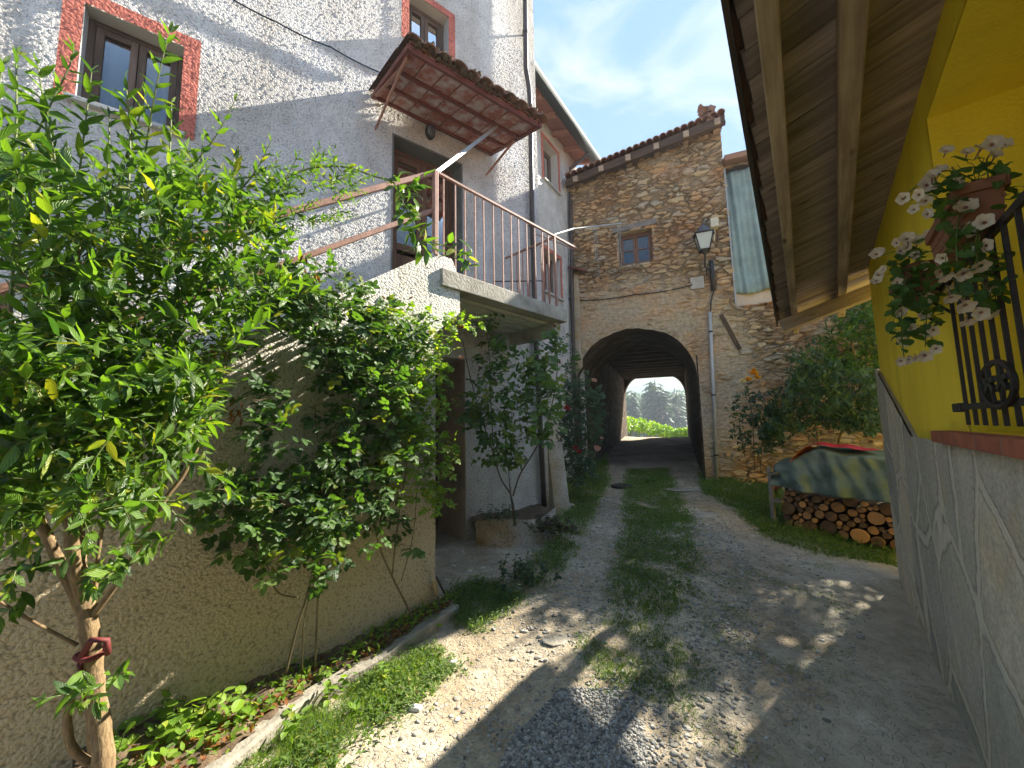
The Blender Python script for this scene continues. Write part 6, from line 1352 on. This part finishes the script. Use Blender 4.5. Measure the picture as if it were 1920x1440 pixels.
herb('broadleaf_weed', 'bright leafy weeds at the foot of the roses near the arch', (1100, 905), .3, 40, .06, LEAF_E, .22)
# ---------------------------------------------------------------- stones
def stones(name, pts, rmin, rmax, mat, label, flat=.6, sink=.3):
    base = np.array([(1, 0, 0), (-1, 0, 0), (0, 1, 0), (0, -1, 0), (0, 0, 1), (0, 0, -1)], float)
    t = [(0, 2, 4), (2, 1, 4), (1, 3, 4), (3, 0, 4), (2, 0, 5), (1, 2, 5), (3, 1, 5), (0, 3, 5)]
    # one subdivision of the octahedron
    vs = [tuple(b) for b in base]; fs = []
    def mid(a, b): m_ = unit((np.array(vs[a]) + np.array(vs[b])) / 2); vs.append(tuple(m_)); return len(vs) - 1
    for a, b, c in t: ab, bc, ca = mid(a, b), mid(b, c), mid(c, a); fs += [(a, ab, ca), (ab, b, bc), (ca, bc, c), (ab, bc, ca)]
    vs = np.array(vs); fs = np.array(fs); n = len(pts); key = np.round(vs, 4)
    uq, inv = np.unique(key, axis=0, return_inverse=True); inv = inv.ravel(); fs = inv[fs]; vs = uq; k = len(vs)
    P = np.array([(x, y, ghf(x, y)) for x, y in pts]); r = rmin + (rmax - rmin) * rng.random(n) ** 3
    V = np.zeros((n, k, 3)); 
    jit = 1 + rng.normal(0, .16, (n, k)); sc_ = np.stack([rng.uniform(.7, 1.3, n), rng.uniform(.7, 1.3, n), rng.uniform(.35, 1, n) * flat], 1); an = rng.random(n) * 6.28
    L_ = vs[None] * jit[..., None] * sc_[:, None] * r[:, None, None]; c, s = np.cos(an)[:, None], np.sin(an)[:, None]
    V[..., 0] = L_[..., 0] * c - L_[..., 1] * s; V[..., 1] = L_[..., 0] * s + L_[..., 1] * c; V[..., 2] = L_[..., 2]
    V += P[:, None]; V[..., 2] += (r * sc_[:, 2] * (1 - 2 * sink))[:, None] * .5
    A = np.zeros((n, k, 3)); A[..., 0] = rng.random(n)[:, None]
    F_q = (fs[None] + (np.arange(n) * k)[:, None, None]).reshape(-1, 3)
    return tag(mkmesh(name, V.reshape(-1, 3), F_q, mat, None, False, attrs={'lf': A.reshape(-1, 3)}), label, 'stones', None, 'stuff')
LANE = gpoly([(860, 1200), (1080, 1050), (1150, 900), (1300, 880), (1340, 940), (1500, 1040), (1640, 1150), (1560, 1440), (560, 1440), (700, 1320)])
TR1 = gpoly([(960, 1180), (1080, 1060), (1130, 930), (1180, 930), (1160, 1080), (1120, 1200), (1000, 1240)]); TR2 = gpoly([(1290, 960), (1350, 960), (1420, 1080), (1420, 1250), (1400, 1440), (1240, 1440), (1290, 1200)])
stones('pebbles', np.vstack([sample_g(LANE, 3800), sample_g(TR1, 1700), sample_g(TR2, 2600)]), .004, .020, PEB, 'pale pebbles scattered over the dirt lane and its wheel ruts')
GR = gpoly([(1050, 1292), (1160, 1290), (1195, 1345), (1235, 1440), (1260, 1500), (900, 1500), (935, 1440), (965, 1375)])
stones('dark_gravel', np.vstack([sample_g(GR, 7500), clumpy(gpoly([(1000, 1270), (1190, 1270), (1260, 1360), (1290, 1500), (850, 1500), (900, 1380)]), 1300, .2)]), .005, .012, GRAV, 'patch of dark grey crushed gravel spread in the foreground', .8, .15)
def rock(name, label, px, r, flat, mat, cat='stone', group=None):
    p = og(*px) if len(px) == 2 else A3(*px); m = MB(); a = rng.random() * 6; k = 9; V = []
    for (f_, z) in ((.92, -.3), (1, .25), (.9, .8), (.55, 1.0)):
        for i in range(k): t = 2 * math.pi * i / k + a; rr = r * f_ * (1 + .16 * math.sin(2 * t + a) + .1 * math.sin(5 * t)); V.append(p + A3(rr * math.cos(t), rr * .72 * math.sin(t), r * flat * z))
    f = [(j * k + i, j * k + (i + 1) % k, (j + 1) * k + (i + 1) % k, (j + 1) * k + i) for j in range(3) for i in range(k)] + [tuple(range(3 * k, 4 * k))]
    m.add(V, f); return tag(m.build(name, mat, None, bevel=.004), label, cat, group)
rock('stone', 'grey fist sized stone lying off the end of the kerb', (850, 1246), .035, .8, CONCL)
rock('stone', 'pale flat stone at the lower edge of the kerb grass', (780, 1330), .04, .5, CONCL)
rock('flat_stone', 'large flat slab set in the lane before the kerb end', (1048, 1200), .12, .06, CONC)
rock('flat_stone', 'pale flat rock at the right side of the lane near the arch', (1287, 918), .36, .04, CONC)
rock('flat_stone', 'narrow pale slab beside the grass strip right of the lane', (1322, 966), .22, .08, CONC)
rock('flat_stone', 'rough stone lump at the foot of the drainpipe buttress', (1064, 952), .13, .5, CONCL)
m = MB(); p = og(1166, 912); m.lathe(p, [(0, .03), (.20, .03), (.215, .02), (.215, -.02)], 24); m.lathe(p, [(.13, .031), (.135, .036), (.15, .036), (.155, .031)], 24); tag(m.build('manhole_cover', IRON), 'round dark iron cover at the start of the grass strip', 'manhole cover')
for k, (x, y) in enumerate(((850, 1062), (880, 1072), (905, 1066), (836, 1088), (862, 1100), (866, 1035))):
    rock('stone', ('small white stone, %s of the row in front of the cellar opening' % ['leftmost', 'second', 'third', 'lowest left', 'nearest', 'farthest'][k]), (x, y), rng.uniform(.018, .03), .6, plain('white_stone', (.6, .57, .5), .9) if k == 0 else bpy.data.materials['white_stone'], group='white stones by the cellar opening')
# ================================================================== BEYOND THE ARCH
def conifer(x, y, h, m, label, group):
    z = ghf(x, y); b = A3(x, y, z); S = thing('conifer', label, 'tree', b, group); t = MB(); t.tube([b, b + A3(0, 0, h)], [h * .02, h * .004], 6); t.build('trunk', BARK, S); lv = LV()
    for i in range(420):
        f = rng.random() ** .7; zz = h * (.12 + .88 * (1 - f)); r = h * .15 * f * rng.uniform(.25, 1.05) + .1; a = rng.random() * 6.28; D = unit(A3(math.cos(a), math.sin(a), -.35)); lv.add(b + A3(math.cos(a) * r * .6, math.sin(a) * r * .6, zz), D, A3(0, 0, 1), h * .10, h * .045)
    lv.build('crown', m, S, 'small', .1, .1)
def dirpt(px, d): r = ray(px, 790); return A3(r[0] / r[1] * d, d, 0)
lab = ['slender', 'tall', 'broad', 'dark', 'short', 'pointed', 'leaning', 'distant']
for i, px in enumerate((1168, 1186, 1204, 1214, 1224, 1232, 1243, 1252, 1262, 1272, 1283, 1296)):
    d = rng.uniform(95, 140); p = dirpt(px, d); zt_ = 1.6 + (794 - (730 - 18 * math.exp(-((px - 1235) / 14) ** 2) + rng.uniform(-5, 22))) / 735 * d; h = zt_ - ghf(p[0], p[1])
    conifer(p[0], p[1], h, LEAF_H, 'hazy blue green conifer, %s from the left in the row seen far beyond the arch' % ['first', 'second', 'third', 'fourth', 'fifth', 'sixth', 'seventh', 'eighth', 'ninth', 'tenth', 'eleventh', 'twelfth'][i], 'conifers beyond the arch')
def mass(name, label, pts, mat, L, kind='stuff', n=60, cat='wood'):
    lv = LV()
    for (c, r) in pts:
        for _ in range(n): q = c + unit(rv()) * np.array(r) * rng.uniform(.6, 1); lv.add(q, unit(rv()), unit(rv(.5) + A3(0, 0, 1)), L * rng.uniform(.7, 1.3), L * .6)
    return lv
lv = mass('', '', [(dirpt(rng.uniform(1130, 1330), (dd := rng.uniform(130, 260))) + A3(0, 0, -8 + dd * .075 + rng.uniform(0, 6)), (6, 6, 5)) for _ in range(110)], None, 1.7, n=70)
tag(lv.build('far_wood', LEAF_C, None, 'small'), 'hazy wooded valley side far beyond the arch', 'wood', None, 'stuff')
for i, (px, d, zt_, r) in enumerate(((1178, 26, 2.05, .6), (1200, 27, 1.95, .6), (1222, 28, 1.7, .6), (1246, 28, 1.45, .55), (1270, 27, 1.2, .5), (1160, 25, 2.2, .8), (1290, 27, 1.25, .5))):
    c = dirpt(px, d); gz_ = ghf(c[0], c[1]); S = thing('bush', 'sunlit yellow green bush just beyond the far mouth of the passage, %s' % ['left of centre', 'in the middle left', 'in the middle', 'right of centre', 'near the right jamb', 'at the left jamb', 'behind the right jamb'][i], 'bush', A3(c[0], c[1], gz_), 'bushes beyond the passage')
    lv = LV(); mb = MB()
    for _ in range(520): u_ = unit(rv()); q = A3(c[0], c[1], zt_ - r * .8) + u_ * r * rng.uniform(.55, 1) * A3(1, 1, .8); lv.add(q, unit(u_ + rv(.6)), unit(u_ + A3(0, 0, .8)), .17, .09)
    for _ in range(7): mb.tube([A3(c[0], c[1], gz_), A3(c[0], c[1], zt_ - r * .8) + rv(.4)], .02, 4)
    mb.build('stems', STEM, S); lv.build('crown', LEAF_F, S, 'small')
def hill():
    xs = np.linspace(-250, 700, 70); ys = np.linspace(260, 620, 26); V = []
    for x in xs:
        for y in ys: t = (y - 260) / 360; V.append((x, y, -40 + 112 * math.sin(t * math.pi / 2) * (1 - .25 * math.sin(x * .013 + 1.2)) + 3 * math.sin(x * .09) * math.cos(y * .07) - .05 * max(0, x - 160)))
    f = [(i * 26 + j, (i + 1) * 26 + j, (i + 1) * 26 + j + 1, i * 26 + j + 1) for i in range(69) for j in range(25)]
    m_ = M('wooded_hill'); v = m_.uv(kind='Object'); m_.col(m_.ramp(m_.noise(v, .12, 8, .7), [(.35, (.05, .12, .05)), (.65, (.12, .22, .07))])).rough(1); m_.bump(m_.noise(v, .2, 6), 3)
    struct(mkmesh('hill', np.array(V), f, m_.m, None, True))
hill()

def haze():
    m = MB(); m.box((250, 330, -5), (1, 0, 0), (0, 1, 0), (0, 0, 1), 560, 400, 75); o = m.build('haze', HZ); o['kind'] = 'stuff'; o['label'] = 'thin bluish summer haze in the air over the valley'; o['category'] = 'haze'
HZ = bpy.data.materials.new('haze'); HZ.use_nodes = True; HZ.node_tree.nodes.clear(); _o = nd(HZ.node_tree, 'ShaderNodeOutputMaterial'); _p = nd(HZ.node_tree, 'ShaderNodeVolumePrincipled')
_p.inputs['Color'].default_value = (.80, .90, 1, 1); _p.inputs['Density'].default_value = .0014; _p.inputs['Anisotropy'].default_value = .2; HZ.node_tree.links.new(_p.outputs[0], _o.inputs['Volume'])
haze()
